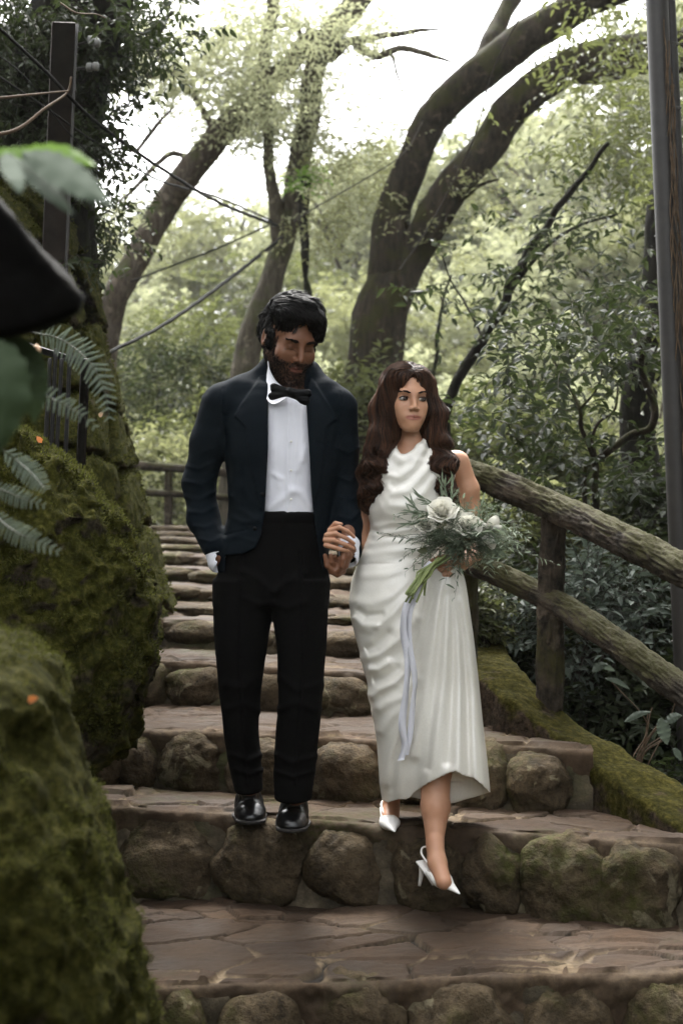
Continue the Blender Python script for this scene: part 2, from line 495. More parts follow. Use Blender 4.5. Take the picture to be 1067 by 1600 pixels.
def m_moss(name='moss_rock', g=.55, dark=1.0):
    s = NT(name)
    n1 = s.noise(6, 6, .6); n2 = s.noise(45, 6, .7); n3 = s.noise(2.2, 4)
    rock = s.ramp(n2, [(.35, (.016, .013, .010)), (.65, (.095, .077, .055))])
    moss = s.ramp(n2, [(.3, (.014 * dark, .015 * dark, .003)), (.5, (.045 * dark, .046 * dark, .009)), (.72, (.12 * dark, .115 * dark, .028))])
    a = s.math('ADD', s.math('MULTIPLY', s.ramp(n1, [(.3, 0.0), (.7, 1.0)]), 1.0), s.math('MULTIPLY', up_mask(s, -.2, .8), .6))
    a = s.math('ADD', a, s.math('MULTIPLY', n3, .4))
    fac = s.ramp(a, [(g, 0.0), (g + .25, 1.0)])
    c = s.mix(fac, rock, moss)
    b = s.bump(n1, .5, .04); b = s.bump(n2, .8, .012, b); b = s.bump(s.noise(190, 3, .8), .6, .004, b)
    return s.bsdf(c, .95, b, spec=.04)
def m_bark(name, c0, c1, moss=.5, sc=(1, 1, .25), scale=22, mosscol=(.055, .062, .014)):
    s = NT(name)
    n1 = s.noise(scale, 6, .65, sc=sc); n2 = s.noise(4, 5); n3 = s.noise(70, 4, .7)
    c = s.ramp(n1, [(.32, c0), (.68, c1)])
    c = s.mix(s.math('MULTIPLY', s.ramp(s.noise(9, 4), [(.6, 0.0), (.66, .5)]), 1.0), c, tuple(min(1, x * 1.8 + .02) for x in c1))
    a = s.math('ADD', n2, s.math('MULTIPLY', up_mask(s, -.3, .9), .25))
    c = s.mix(s.math('MULTIPLY', s.ramp(a, [(1 - moss, 0.0), (1.12 - moss, 1.0)]), s.ramp(n3, [(.3, .3), (.6, 1.0)])), c, mosscol)
    b = s.bump(n1, .8, .02); b = s.bump(n3, .5, .005, b)
    return s.bsdf(c, .9, b, spec=.15)
def m_leaf(name, c0, c1, tr=.4, tc=None, rough=.5, spec=.4):
    s = NT(name)
    v = s.attr('v')
    c = s.ramp(v, [(0, c0), (.55, tuple((a + b) / 2 for a, b in zip(c0, c1))), (1, c1)])
    t = tc or tuple(min(1, x * 1.7 + y) for x, y in zip(c1, (.02, .03, 0)))
    t2 = s.mix(.5, c, t)
    return s.bsdf(c, rough, spec=spec, trans=(tr, t2))
def m_plain(name, c, rough=.6, nscale=30, amp=.25, bump=.2, **kw):
    s = NT(name)
    n1 = s.noise(nscale, 5, .6)
    col = s.ramp(n1, [(.3, tuple(x * (1 - amp) for x in c)), (.7, tuple(min(1, x * (1 + amp)) for x in c))])
    b = s.bump(n1, bump, .004)
    return s.bsdf(col, rough, b, **kw)
M = {}
M['riser'] = m_riser(); M['paving'] = m_paving()
def m_mortar():
    s = NT('mortar'); n1 = s.noise(9, 6, .65); n2 = s.noise(60, 5, .7)
    c = s.ramp(n1, [(.32, (.03, .026, .018)), (.55, (.085, .068, .045)), (.75, (.2, .165, .11))])
    c = s.mix(s.ramp(s.noise(4, 4), [(.5, 0.0), (.68, .8)]), c, (.05, .055, .016))
    return s.bsdf(c, .9, s.bump(n2, .8, .01), spec=.15)
M['mortar'] = m_mortar()
M['moss'] = m_moss('mossy_rock', .55); M['moss_near'] = m_moss('thick_moss', .35, .85); M['wallmoss'] = m_moss('mossy_masonry', .5, .9)
M['kerb'] = m_moss('mossy_concrete', .80, 1.0)
M['bark_main'] = m_bark('mossy_bark', (.012, .010, .007), (.08, .066, .048), .44)
M['bark_pale'] = m_bark('pale_bark', (.05, .042, .03), (.17, .145, .105), .42, mosscol=(.075, .082, .03))
M['bark_far'] = m_bark('lichened_bark', (.06, .045, .035), (.19, .155, .12), .38, mosscol=(.09, .1, .04))
M['bark_dark'] = m_bark('dark_bark', (.006, .005, .004), (.03, .025, .018), .42, mosscol=(.025, .03, .008))
M['log'] = m_bark('weathered_log', (.016, .013, .010), (.13, .11, .085), .43, sc=(1, 1, 1), scale=16, mosscol=(.075, .078, .024))
M['leaf_dark'] = m_leaf('leaf_dark', (.012, .018, .008), (.05, .066, .026), .25, rough=.62, spec=.18)
M['leaf_mid'] = m_leaf('leaf_mid', (.035, .048, .018), (.12, .15, .055), .42)
M['leaf_light'] = m_leaf('leaf_light', (.09, .115, .035), (.21, .24, .09), .5)
M['leaf_pale'] = m_leaf('leaf_pale', (.13, .15, .075), (.26, .28, .15), .45, rough=.8)  # pale leaf colour also stands in for haze on the far hill
M['leaf_blue'] = m_leaf('leaf_grey_green', (.05, .068, .052), (.13, .16, .125), .2, rough=.6, spec=.25)
M['leaf_fg'] = m_leaf('leaf_foreground', (.13, .17, .125), (.26, .31, .235), .25, rough=.7, spec=.15)
M['leaf_bright'] = m_leaf('leaf_bright_green', (.07, .13, .02), (.14, .24, .04), .4)
M['moss_tuft'] = m_leaf('moss_tuft', (.014, .014, .004), (.13, .125, .035), .2, rough=.95, spec=.05)
M['twig'] = m_plain('twig_bark', (.05, .04, .03), .85)
M['metal_dark'] = m_plain('weathered_metal', (.05, .046, .042), .55, 14, .35, spec=.5)
M['metal_brown'] = m_plain('rusty_brown_metal', (.055, .042, .036), .7, 10, .4)
M['iron'] = m_plain('black_iron', (.018, .015, .015), .6, 40, .4)
M['cable'] = m_plain('cable_sheath', (.022, .021, .02), .9, 20, .3, spec=.08)
M['vine'] = m_plain('dry_vine', (.13, .085, .05), .8, 30, .4)
M['white_ins'] = m_plain('porcelain', (.16, .16, .15), .4)
def m_ground():
    s = NT('forest_floor'); n1 = s.noise(3, 6, .65); n2 = s.noise(.35, 4)
    c = s.ramp(n1, [(.3, (.018, .014, .009)), (.55, (.045, .038, .02)), (.75, (.08, .075, .03))])
    c = s.mix(s.ramp(n2, [(.4, 0.0), (.6, .7)]), c, (.045, .055, .018))
    return s.bsdf(c, .95, s.bump(n1, .8, .05), spec=.1)
M['ground'] = m_ground()
# ------------------------------------------------------------------ terrain
STEPS = [   # left end (px,py,D), right end (px,py,D) of each step's front top edge, lowest first
    ((150, 1552, 3.95), (1130, 1520, 3.98)),
    ((110, 1258, 5.08), (1085, 1324, 4.50)),
    ((130, 1136, 5.50), (925, 1174, 5.00)),
    ((190, 1030, 6.25), (765, 1062, 5.9)),
    ((200, 968, 7.0), (735, 1008, 6.5)),
    ((205, 945, 7.6), (725, 978, 7.1)),
    ((215, 916, 8.2), (715, 949, 7.8)),
    ((222, 887, 8.9), (705, 921, 8.5)),
    ((230, 865, 9.6), (695, 892, 9.3)),
    ((232, 852.5, 10.4), (690, 872, 10.1)),
    ((232, 841, 11.2), (685, 855, 11.0)),
    ((232, 832, 12.2), (680, 843, 12.0)),
    ((230, 823, 13.4), (675, 832, 13.2))]
EDG = [(P(*a), P(*b)) for a, b in STEPS]
def kerb_x(y):      # inner edge of the kerb
    return np.interp(y, [3.0, 4.1, 4.6, 5.12, 5.30, 5.45, 5.65, 6.2, 9, 14, 16], [1.95, 1.38, 1.11, .83, .69, .54, .49, .50, .60, .95, 1.1])
def kerb_z(y):
    return np.interp(y, [3.0, 4.1, 4.6, 5.12, 5.30, 5.45, 5.65, 6.2, 9, 14, 16], [-1.5, -1.18, -.925, -.745, -.635, -.52, -.49, -.47, -.2, .2, .3]) + EZ
def stair_z(y):
    ys = [2.0, 3.9, 5.0, 5.45, 6.2, 7.0, 8.2, 9.6, 11.2, 13.4, 18]
    zs = [-.6, -.25, 0, .27, .49, .72, .88, 1.05, 1.2, 1.35, 1.42]
    return np.interp(y, ys, zs)
def terrain_z(x, y):
    base = stair_z(y) - .22
    r = np.clip((x - kerb_x(np.clip(y, 3, 16)) - .1), 0, None)
    drop = sm(0, 3.5, r) * 1.9
    z = base - drop
    l = np.clip(-x - 1.3, 0, None)
    z = z + sm(0, 3, l) * 2.4 * (1 - sm(9, 14, y))
    far = np.hypot(x * .8, np.clip(y - 16, 0, None))
    z = z - sm(16, 22, y) * 1.6
    z = z + sm(22, 75, y + .25 * x) * (15 + .13 * x + .42 * np.clip(x, 0, 60)) + sm(0, 60, np.abs(x) - 10) * 6
    z = z - 1.0 * (1 - sm(-2, 4, y))
    z = z + .12 * fbm(np.stack([x, y, 0 * x], -1), .6, 3, 5) + sm(20, 60, y) * 2.2 * pn(np.stack([x, y, 0 * x], -1), .06, 9)
    return z
def make_ground():
    ys = np.concatenate([np.linspace(-14, 2, 18)[:-1], np.linspace(2, 18, 90)[:-1], np.geomspace(18, 260, 60)])
    xs = np.concatenate([-np.geomspace(8, 170, 26)[::-1], np.linspace(-8, 8, 92)[1:-1], np.geomspace(8, 170, 26)])
    X, Y = np.meshgrid(xs, ys, indexing='ij'); Z = terrain_z(X, Y)
    mb = MB(); mb.add(np.stack([X, Y, Z], -1).reshape(-1, 3), grid_faces(len(xs), len(ys)))
    o = obj('ground', mb, M['ground']); o['kind'] = 'structure'
make_ground()

# ------------------------------------------------------------------ stone staircase
def ico(sub):
    import bmesh
    bm = bmesh.new(); bmesh.ops.create_icosphere(bm, subdivisions=sub, radius=1)
    V = np.array([v.co[:] for v in bm.verts]); Fc = np.array([[v.index for v in f.verts] for f in bm.faces]); bm.free()
    return nrm(V), Fc
ICO5 = ico(5); ICO4 = ico(4); ICO3 = ico(3)
def boulder(mb, c, r, R=None, seed=0, pw=3.0, rough=.10, lod=5):
    D, Fc = ICO5 if lod == 5 else (ICO4 if lod == 4 else ICO3)
    k = (np.abs(D) ** pw).sum(1) ** (-1 / pw)
    V = D * k[:, None]
    q = V * 1.0 + seed * 3.7
    V = V * (1 + rough * 1.6 * pn(q, .8, seed) + rough * .9 * pn(q, 1.9, seed + 1) + rough * .35 * fbm(q, 5.5, 3, seed + 2))[:, None]
    V = V * np.asarray(r)
    if R is not None: V = V @ R
    mb.add(V + np.asarray(c), None, Fc)
def voro(p, seed, jit=.85):
    """2-D voronoi: returns F1, F2-F1, cell id hash for points (N,2)"""
    ip = np.floor(p).astype(int); best = np.full(len(p), 9.); sec = np.full(len(p), 9.); cid = np.zeros(len(p))
    for dx in (-1, 0, 1):
        for dy in (-1, 0, 1):
            c = ip + [dx, dy]
            h1 = _PERM[(_PERM[(c[:, 0] + seed) & 255] + c[:, 1]) & 255] / 255.; h2 = _PERM[(_PERM[(c[:, 1] + 57 + seed) & 255] + c[:, 0]) & 255] / 255.
            q = c + .5 + jit * (np.stack([h1, h2], 1) - .5)
            d = np.hypot(*(p - q).T)
            n = d < best
            sec = np.where(n, best, np.minimum(sec, d)); best = np.where(n, d, best); cid = np.where(n, (h1 * 7.3 + h2 * 3.1) % 1, cid)
    return best, sec - best, cid
stairs = thing('stone_staircase', P(600, 1420, 4.7), 'rough stone staircase of boulders and brown flagstones climbing up to the far railing', 'staircase')
RST = {0: [(225, 335), (338, 492), (498, 645), (648, 800), (812, 965), (980, 1110)],
       1: [(120, 178), (178, 338), (338, 472), (476, 602), (606, 722), (724, 818), (812, 950), (922, 1062)],
       2: [(140, 196), (182, 246), (240, 348), (350, 478), (478, 592), (596, 700), (702, 792), (784, 892)],
       3: [(195, 262), (255, 352), (352, 470), (468, 585), (588, 680), (682, 760)],
       4: [(205, 250), (246, 346), (346, 430), (432, 497), (495, 580), (583, 660), (662, 730)],
       5: [(210, 258), (255, 350), (352, 440), (442, 508), (508, 572), (575, 640), (642, 715)]}
rng = random.Random(3)
for k, (L, R_) in enumerate(EDG):
    zb = (EDG[k - 1][0][2] + EDG[k - 1][1][2]) / 2 if k else L[2] - .32
    ux = R_ - L; W_ = np.hypot(ux[0], ux[1]); e = np.array([ux[0] / W_, ux[1] / W_, 0]); bk = np.array([-e[1], e[0], 0])
    rise = (L[2] + R_[2]) / 2 - zb
    if k + 1 < len(EDG): dep = max(np.dot(EDG[k + 1][0] - L, bk), np.dot(EDG[k + 1][1] - R_, bk)) + .12
    else: dep = 3.2
    near = k <= 3
    du = .007 if k <= 1 else (.014 if near else .03)
    nu = int(W_ / du); 
    prof = []      # (back offset, height relative to the edge, is_tread)
    nr = max(6, int(rise / du))
    for t in np.linspace(0, 1, nr): prof.append((.045 - .02 * t, -rise * (1 - t) * 1.15 - .022, 0))
    for a in np.linspace(0, math.pi / 2, 5)[1:]: prof.append((.048 - .022 * math.cos(a) - .0, -.022 + .022 * math.sin(a), a / 1.6))
    for t in np.linspace(0, 1, max(8, int(dep / (du * (1.0 if near else 1.6))))): prof.append((.055 + t * dep, 0, 1))
    prof = np.array(prof)
    t = np.linspace(0, 1, nu)
    U, Vv = np.meshgrid(t, np.arange(len(prof)), indexing='ij')
    B_ = prof[Vv, 0]; H_ = prof[Vv, 1]; TR = prof[Vv, 2]
    wav = .03 * pn(np.stack([U * W_ * 1.4, 0 * U, 0 * U + k * 9.1], -1), 1.3, 4)
    pos = L + (R_ - L) * U[..., None] + bk * (B_ + wav)[..., None]
    pos[..., 2] += H_
    fl = pos.reshape(-1, 3)
    sc = (5.2, 3.4)
    wq = np.stack([fl[:, 0] * 2.7 + .30 * pn(fl, 2.3, 11) + .05 * pn(fl, 9, 17), fl[:, 1] * 4.3 + .3 * pn(fl, 2.6, 12) + .06 * pn(fl, 9, 18)], 1)
    f1, f2, cid = voro(wq, 3 + k)
    f1b, f2b, cidb = voro(wq * 1.9 + 4, 9 + k)
    sub = (cid > .62)
    edge = np.where(sub, np.minimum(f2, f2b * .5 + .02), f2)
    tr = np.clip(TR.reshape(-1), 0, 1) > .99
    wd = .014 + .22 * np.clip(pn(fl, 2.6, 21) + .18, 0, 1) * np.clip(pn(fl, 6.3, 25) + .6, 0, 1)
    joint = 1 - sm(wd * .8, wd * 1.15 + .008, edge + .015 * pn(fl, 12, 27))
    crack = (1 - sm(.016, .046, edge + .008 * pn(fl, 11, 28))) * sm(-.3, .0, pn(fl, 3.7, 31) + .1)
    var = (cid + .37 * np.where(sub, cidb, 0)) % 1
    bmp = np.where(tr, .010 * (1 - joint) * (.4 + var) - .012 * crack + .010 * fbm(fl, 4, 3, 2) + .0022 * fbm(fl, 30, 3, 3), .02 * fbm(fl, 9, 4, 6))
    tilt = np.where(tr, (1 - joint) * .006 * (np.sin(var * 40) * (wq[:, 0] - np.floor(wq[:, 0])) + np.cos(var * 31) * (wq[:, 1] - np.floor(wq[:, 1]))), 0)
    disp = bmp + tilt
    fl = fl + np.where(tr[:, None], np.array([0, 0, 1.]), -bk) * disp[:, None]
    fl[:, 0] = np.minimum(fl[:, 0], kerb_x(fl[:, 1]) + .02)
    # back edge sinks below the next riser
    mb = MB(); mb.add(fl, grid_faces(nu, len(prof)), joint=np.where(tr, np.clip(joint, 0, 1), .3), crack=np.where(tr, crack, 0), v=var)
    st = obj('step', mb, M['paving'], stairs)
    # riser stones
    if k in RST:
        spans = []
        for a, b in RST[k]:
            # pixel columns to positions along the edge
            f = lambda px: (px - STEPS[k][0][0]) / (STEPS[k][1][0] - STEPS[k][0][0])
            Dl, Dr = L[1], R_[1]
            g = lambda s_: s_ * Dl / (Dr + s_ * (Dl - Dr))      # perspective-correct
            spans.append((g(f(a)), g(f(b))))
    else:
        spans = []; x = 0.0
        while x < .97:
            w = rng.uniform(.2, .46) / W_; spans.append((x, min(1, x + w))); x += w * rng.uniform(.93, 1.02)
    for q, (a, b) in enumerate(spans):
        c = L + (R_ - L) * ((a + b) / 2)
        w = (b - a) * W_ / 2
        if c[0] > kerb_x(c[1]) + .06: continue
        if c[0] + w > kerb_x(c[1]) + .03: w = max(.05, w * .9)
        hgt = rise * rng.uniform(.52, .62)
        c = c + bk * rng.uniform(.065, .11)
        drop = .0 if k > 3 else rng.uniform(.012, .035)
        c[2] = c[2] - hgt + .016 - drop
        th = math.atan2(e[1], e[0]) + rng.uniform(-.12, .12)
        Rm = np.array([[math.cos(th), math.sin(th), 0], [-math.sin(th), math.cos(th), 0], [0, 0, 1]])
        tl = rng.uniform(-.18, .18) if k < 3 else rng.uniform(-.06, .06)
        Rt = np.array([[math.cos(tl), 0, math.sin(tl)], [0, 1, 0], [-math.sin(tl), 0, math.cos(tl)]])
        mb = MB(); boulder(mb, c, (w * rng.uniform(1.04, 1.14), .15 if k < 4 else .12, hgt), Rt @ Rm, seed=k * 11 + q, pw=rng.uniform(2.1, 2.9), rough=rng.uniform(.10, .15), lod=5 if k < 3 else 4)
        obj('riser_stone', mb, M['riser'], st)
    # mortar bed behind the stones shows in the gaps
    mbm = MB()
    nu2, nv2 = 160 if near else 60, 16
    tt, vv = np.meshgrid(np.linspace(0, 1, nu2), np.linspace(0, 1, nv2), indexing='ij')
    pos = L + (R_ - L) * tt[..., None] + bk * (.0 + .05 * (vv - .2))[..., None]
    pos[..., 2] += -rise * 1.2 * (1 - vv) - .03 - .0 * vv
    fp = pos.reshape(-1, 3); fp = fp - bk * (.028 * fbm(fp, 8, 4, 14) + .05 * np.clip(.25 - vv.reshape(-1), 0, 1))[:, None]
    fp[:, 0] = np.minimum(fp[:, 0], kerb_x(fp[:, 1]) + .02)
    mbm.add(fp, grid_faces(nu2, nv2)); obj('mortar', mbm, M['mortar'], st)

# ------------------------------------------------------------------ mossy kerb and log railing
def make_kerb():
    t = thing('stone_kerb', (1.1, 4.9, .2), 'mossy sloping concrete kerb running down beside the right of the steps under the log railing', 'kerb')
    ys = np.concatenate([np.linspace(3.0, 7, 420), np.linspace(7, 15, 90)[1:]])
    pin = np.stack([kerb_x(ys), ys, kerb_z(ys)], 1)
    ker = np.ones(31) / 31
    for a in (0, 2):
        pp_ = np.pad(pin[:, a], 15, mode='edge'); pin[:, a] = np.convolve(pp_, ker, 'valid')
    tn = nrm(np.gradient(pin * [1, 1, 0], axis=0)); pr = np.stack([tn[:, 1], -tn[:, 0], 0 * tn[:, 0]], 1)
    sec = []    # (outward, up)
    for v in np.linspace(-.6, -.025, 16): sec.append((0, v))
    for a in np.linspace(0, math.pi / 2, 5)[1:]: sec.append((.025 - .025 * math.cos(a), -.025 + .025 * math.sin(a)))
    for u in np.linspace(.03, .20, 18): sec.append((u, 0.0))
    for a in np.linspace(0, math.pi / 2, 5)[1:]: sec.append((.20 + .025 * math.sin(a), -.025 + .025 * math.cos(a)))
    for v in np.linspace(-.04, -.6, 12): sec.append((.225, v))
    sec = np.array(sec)
    V = pin[:, None] + pr[:, None] * sec[None, :, 0:1] + np.array([0, 0, 1.]) * sec[None, :, 1:2]
    V = V.reshape(-1, 3)
    c = (pin + pr * .11 - [0, 0, .2]); cc = np.repeat(c, len(sec), 0)
    n = nrm(V - cc)
    V = V + n * (.014 * fbm(V, 7, 5, 3, .6) + .02 * pn(V, 2.2, 8))[:, None]
    mb = MB(); mb.add(V, grid_faces(len(ys), len(sec))); k = obj('kerb_body', mb, M['kerb'], t); fix_normals(k)
    return t
KERB = make_kerb()
def bark_ridge(seed, amp, axis_pts):
    def f(V, th):
        q = np.stack([np.cos(th) * 2.2, np.sin(th) * 2.2, V[..., 2] * .0 + np.cumsum(np.ones(V.shape[:1]))[:, None] * .05 + 0 * th], -1)
        r = 1 - np.abs(fbm(q + seed * 5, 1.9, 4, seed)) * 2.6
        return amp * (r - .5) + amp * .8 * pn(V, 6, seed + 3)
    return f
def log_tube(name, pts, rad, parent, seed, sides=64, amp=.006, step=.012, mat='log', label=None):
    pts = np.array(pts, float); L = np.linalg.norm(np.diff(pts, axis=0), axis=1).sum()
    n = int(L / step) + 2
    path = spline(pts, n); r = np.interp(np.linspace(0, 1, n), np.linspace(0, 1, len(rad)), rad)
    path = path + .006 * np.stack([pn(path, 2.2, seed), 0 * r, pn(path, 2.0, seed + 1)], 1)
    mb = MB(); tube(mb, path, r, sides, True, ridge=bark_ridge(seed, amp, None))
    return obj(name, mb, M[mat], parent, label=label)
rail = thing('log_railing', (.82, 5.57, .48), 'mossy log railing of two round rails and thick posts down the right of the steps', 'railing')
def kp(y, dz=0, out=.11):
    x = kerb_x(y); return np.array([x + out * .9, y + out * .3, kerb_z(y) + dz])
log_tube('top_rail', [P(1240, 985, 4.2), P(1067, 890, 4.72), P(960, 838, 5.05), P(865, 793, 5.42), P(790, 760, 5.6), P(730, 738, 5.8), P(650, 722, 6.6), P(640, 716, 7.7)],
         [.057, .057, .056, .054, .052, .05, .047, .047], rail, 3, sides=72, amp=.008)
log_tube('lower_rail', [P(1240, 1205, 4.2), P(1067, 1080, 4.72), P(960, 1003, 5.05), P(868, 943, 5.42), P(800, 908, 5.6), P(738, 880, 5.8), P(655, 850, 6.6), P(640, 838, 7.7)],
         [.052, .051, .049, .047, .042, .041, .04, .04], rail, 5, sides=64, amp=.007)
log_tube('post', [P(857, 1150, 5.46), P(859, 1000, 5.46), P(865, 802, 5.46)], [.054, .049, .047], rail, 7, sides=64, amp=.007)
log_tube('post', [P(728, 1050, 5.95), P(729, 900, 5.95), P(731, 745, 5.95)], [.045, .045, .045], rail, 8, sides=40)
log_tube('post', [P(1235, 1390, 4.24), P(1238, 1200, 4.24), P(1240, 990, 4.24)], [.06, .058, .056], rail, 9, sides=40)
frail = thing('log_railing', P(262, 826, 15.2), 'far mossy log railing crossing behind the top of the steps left of the man', 'railing')
log_tube('top_rail', [P(120, 722, 15.0), P(215, 727, 15.2), P(350, 738, 15.4), P(440, 745, 15.6)], [.045] * 4, frail, 11, sides=20, step=.05)
log_tube('lower_rail', [P(120, 765, 15.0), P(215, 769, 15.2), P(350, 776, 15.4), P(440, 782, 15.6)], [.036] * 4, frail, 12, sides=20, step=.05)
for px in (262, 165, 415):
    log_tube('post', [P(px, 845, 15.3), P(px + 2, 735, 15.3)], [.045, .045], frail, 13 + px % 7, sides=20, step=.05)

# ------------------------------------------------------------------ mossy rocks and masonry on the left
def px_rows(rows, xl=None):
    """rows (py, pxL, pxR, D, b) -> loft rows (z, cx, cy, a, b)"""
    out = []
    for py, l, r, D, b in rows:
        a_ = P(l, py, D); c_ = P(r, py, D)
        out.append((a_[2], (a_[0] + c_[0]) / 2, D, (c_[0] - a_[0]) / 2, b))
    return out
def tufts(mb, V, N, n, seed, lo=.008, hi=.02, w=.0035, up=.3, mask=None):
    """short moss leaflets standing on a surface"""
    r = np.random.RandomState(seed); idx = r.randint(0, len(V), n)
    if mask is not None:
        idx = idx[mask[idx] > r.rand(n)]; n = len(idx)
    p = V[idx] + r.normal(size=(n, 3)) * .004; d = nrm(N[idx] + r.normal(size=(n, 3)) * .55 + [0, 0, up])
    L = r.uniform(lo, hi, n)[:, None]; s = nrm(np.cross(d, r.normal(size=(n, 3)))) * w
    m = p + d * L * .5; tip = p + d * L + s * r.normal(size=(n, 1)) * .6
    Vv = np.stack([p, m - s, tip, m + s], 1).reshape(-1, 3)
    mb.add(Vv, np.arange(n * 4).reshape(-1, 4), v=np.repeat(np.clip(r.rand(n) * .7 + .3 * (d[:, 2] > .3), 0, 1), 4))
def sdf_thing(s, lo, hi, h): return s.build(lo, hi, h)
def mesh_normals(V, Q):
    n = np.cross(V[Q[:, 2]] - V[Q[:, 0]], V[Q[:, 3]] - V[Q[:, 1]]); N = np.zeros_like(V)
    for k in range(4): np.add.at(N, Q[:, k], n)
    return nrm(N)
def rock(name, rows, lo, hi, h, mat, label, seed, cr=.05, amp=(.05, .02, .008), pw=2.4, ntuft=60000, tw=.004, tl=(.008, .022), post=None, cat='rock', part='rock_body'):
    s = SDF(); s.loft(px_rows(rows), 0, pw=pw, endr=.08)
    def f(p, d): 
        near = np.abs(d) < .25
        return d - np.where(near, amp[0] * pn(p, 2.6, seed) + amp[1] * fbm(p, 8, 3, seed + 1) + amp[2] * fbm(p, 32, 2, seed + 5), 0)
    def f2(p, d):
        q = fbm(p, 5.5, 3, seed + 11); return d + np.where(np.abs(d) < .2, cr * np.abs(q) * 1.5 - cr * .5, 0)
    s.post.append(f); s.post.append(f2)
    if post: s.post.append(post)
    V, Q = s.build(lo, hi, h); N = mesh_normals(V, Q)
    t = thing(name, (float(V[:, 0].mean()), float(V[:, 1].mean()), float(V[:, 2].min())), label, cat)
    mb = MB(); mb.add(V, Q); obj(part, mb, M[mat], t)
    if ntuft:
        px, py = PX(V); vis = (px > -60) & (px < 330) & (py > -60) & (py < 1700) & (N[:, 1] < .55)
        m = vis * sm(-.15, .3, pn(V, 5, seed + 9) + .6 * pn(V, 17, seed + 8) + .45 * N[:, 2] - .14)
        mt = MB(); tufts(mt, V, N, ntuft, seed, tl[0], tl[1], tw, mask=m); o = obj('moss', mt, M['moss_tuft'], t); o['kind'] = 'stuff'
    return t
rock('mossy_boulder', [(1800, -420, 235, 2.6, .45), (1600, -400, 214, 2.6, .45), (1480, -380, 204, 2.6, .42), (1380, -360, 178, 2.6, .40), (1300, -340, 156, 2.6, .36), (1230, -320, 140, 2.62, .33),
      (1140, -300, 113, 2.65, .3), (1060, -280, 90, 2.7, .26), (1010, -260, 74, 2.75, .2), (985, -240, 50, 2.8, .13), (972, -200, 20, 2.8, .08)],
     (-1.3, 2.0, -.2), (-.25, 3.3, 1.15), .009, 'moss_near', 'nearest mossy boulder at the bottom left corner with an orange leaf on it', 21, .03, (.03, .02, .009), 2.3, 90000, .0018, (.004, .011))
rock('mossy_boulder', [(1290, -500, 110, 4.75, .3), (1240, -480, 138, 4.75, .42), (1190, -480, 178, 4.75, .48), (1150, -480, 203, 4.75, .52), (1080, -480, 226, 4.75, .55), (1000, -480, 238, 4.75, .55), (930, -480, 243, 4.75, .52),
      (890, -460, 232, 4.75, .48), (830, -440, 182, 4.72, .42), (750, -420, 122, 4.7, .36), (690, -400, 62, 4.65, .28), (655, -380, 4, 4.6, .2), (640, -350, -60, 4.6, .1)],
     (-2.4, 4.0, .05), (-.5, 5.5, 1.75), .011, 'moss', 'big mossy boulder wall leaning beside the steps at the left behind the nearest boulder', 31, .03, (.03, .022, .012), 2.3, 120000, .0030, (.006, .020))
def wall_post(p, d):
    q = np.stack([p[..., 1] * 1.1 + p[..., 0] * 1.6, p[..., 2] * 3.0], -1)
    q = q + .25 * np.stack([pn(p, 1.6, 41), pn(p, 1.7, 42)], -1)
    sh = q.shape; f1, f2, cid = voro(q.reshape(-1, 2), 77, .7)
    g = (1 - sm(.01, .11, f2)).reshape(sh[:-1])
    return d + np.where(np.abs(d) < .2, .085 * g - .035 * (cid.reshape(sh[:-1]) - .5), 0)
rock('stone_retaining_wall', [(1010, -700, 282, 7.4, 1.3), (945, -700, 264, 7.4, 1.3), (880, -700, 240, 7.4, 1.3), (800, -700, 224, 7.4, 1.25), (730, -700, 205, 7.4, 1.2), (640, -700, 183, 7.4, 1.1), (560, -700, 163, 7.4, 1.05), (520, -700, 150, 7.4, 1.0),
      (420, -700, 132, 7.4, .95), (350, -700, 110, 7.4, .8), (300, -700, 70, 7.4, .6), (270, -700, 20, 7.4, .4)],
     (-4.3, 5.9, .3), (-.6, 9.0, 3.2), .022, 'wallmoss', 'mossy battered wall of fitted stone blocks at the left above the steps', 41, .008, (.02, .012, .012), 3.2, 90000, .005, (.008, .024), post=wall_post, cat='wall', part='masonry')
# ------------------------------------------------------------------ foliage tools
def leaf_quads(mb, p, d, L, W_, nrm_dir, var, fold=.25, detail=False):
    """leaves from p along d, length L, width W_, facing nrm_dir; each is a folded, pointed blade"""
    n = len(p); s = nrm(np.cross(d, nrm_dir)); u = nrm(np.cross(s, d))
    L = np.broadcast_to(np.asarray(L, float), (n,))[:, None]; W_ = np.broadcast_to(np.asarray(W_, float), (n,))[:, None]
    if detail:
        pts = [p, p + d * L * .3 + s * W_ * .48 + u * W_ * fold, p + d * L * .3, p + d * L * .3 - s * W_ * .48 + u * W_ * fold,
               p + d * L * .68 + s * W_ * .38 + u * W_ * fold * .6 - u * L * .04, p + d * L * .68 - u * L * .05, p + d * L * .68 - s * W_ * .38 + u * W_ * fold * .6 - u * L * .04,
               p + d * L - u * L * .15]
        V = np.stack(pts, 1).reshape(-1, 3); o = np.arange(n)[:, None] * 8
        Q = np.concatenate([o + [1, 4, 5, 2], o + [2, 5, 6, 3]]); T = np.concatenate([o + [0, 1, 2], o + [0, 2, 3], o + [4, 7, 5], o + [5, 7, 6]])
        mb.add(V, Q, T, v=np.repeat(var, 8))
    else:
        pts = [p, p + d * L * .45 + s * W_ * .5 + u * W_ * fold, p + d * L - u * L * .1, p + d * L * .45 - s * W_ * .5 + u * W_ * fold]
        V = np.stack(pts, 1).reshape(-1, 3); o = np.arange(n)[:, None] * 4
        mb.add(V, None, np.concatenate([o + [0, 1, 2], o + [0, 2, 3]]), v=np.repeat(var, 4))
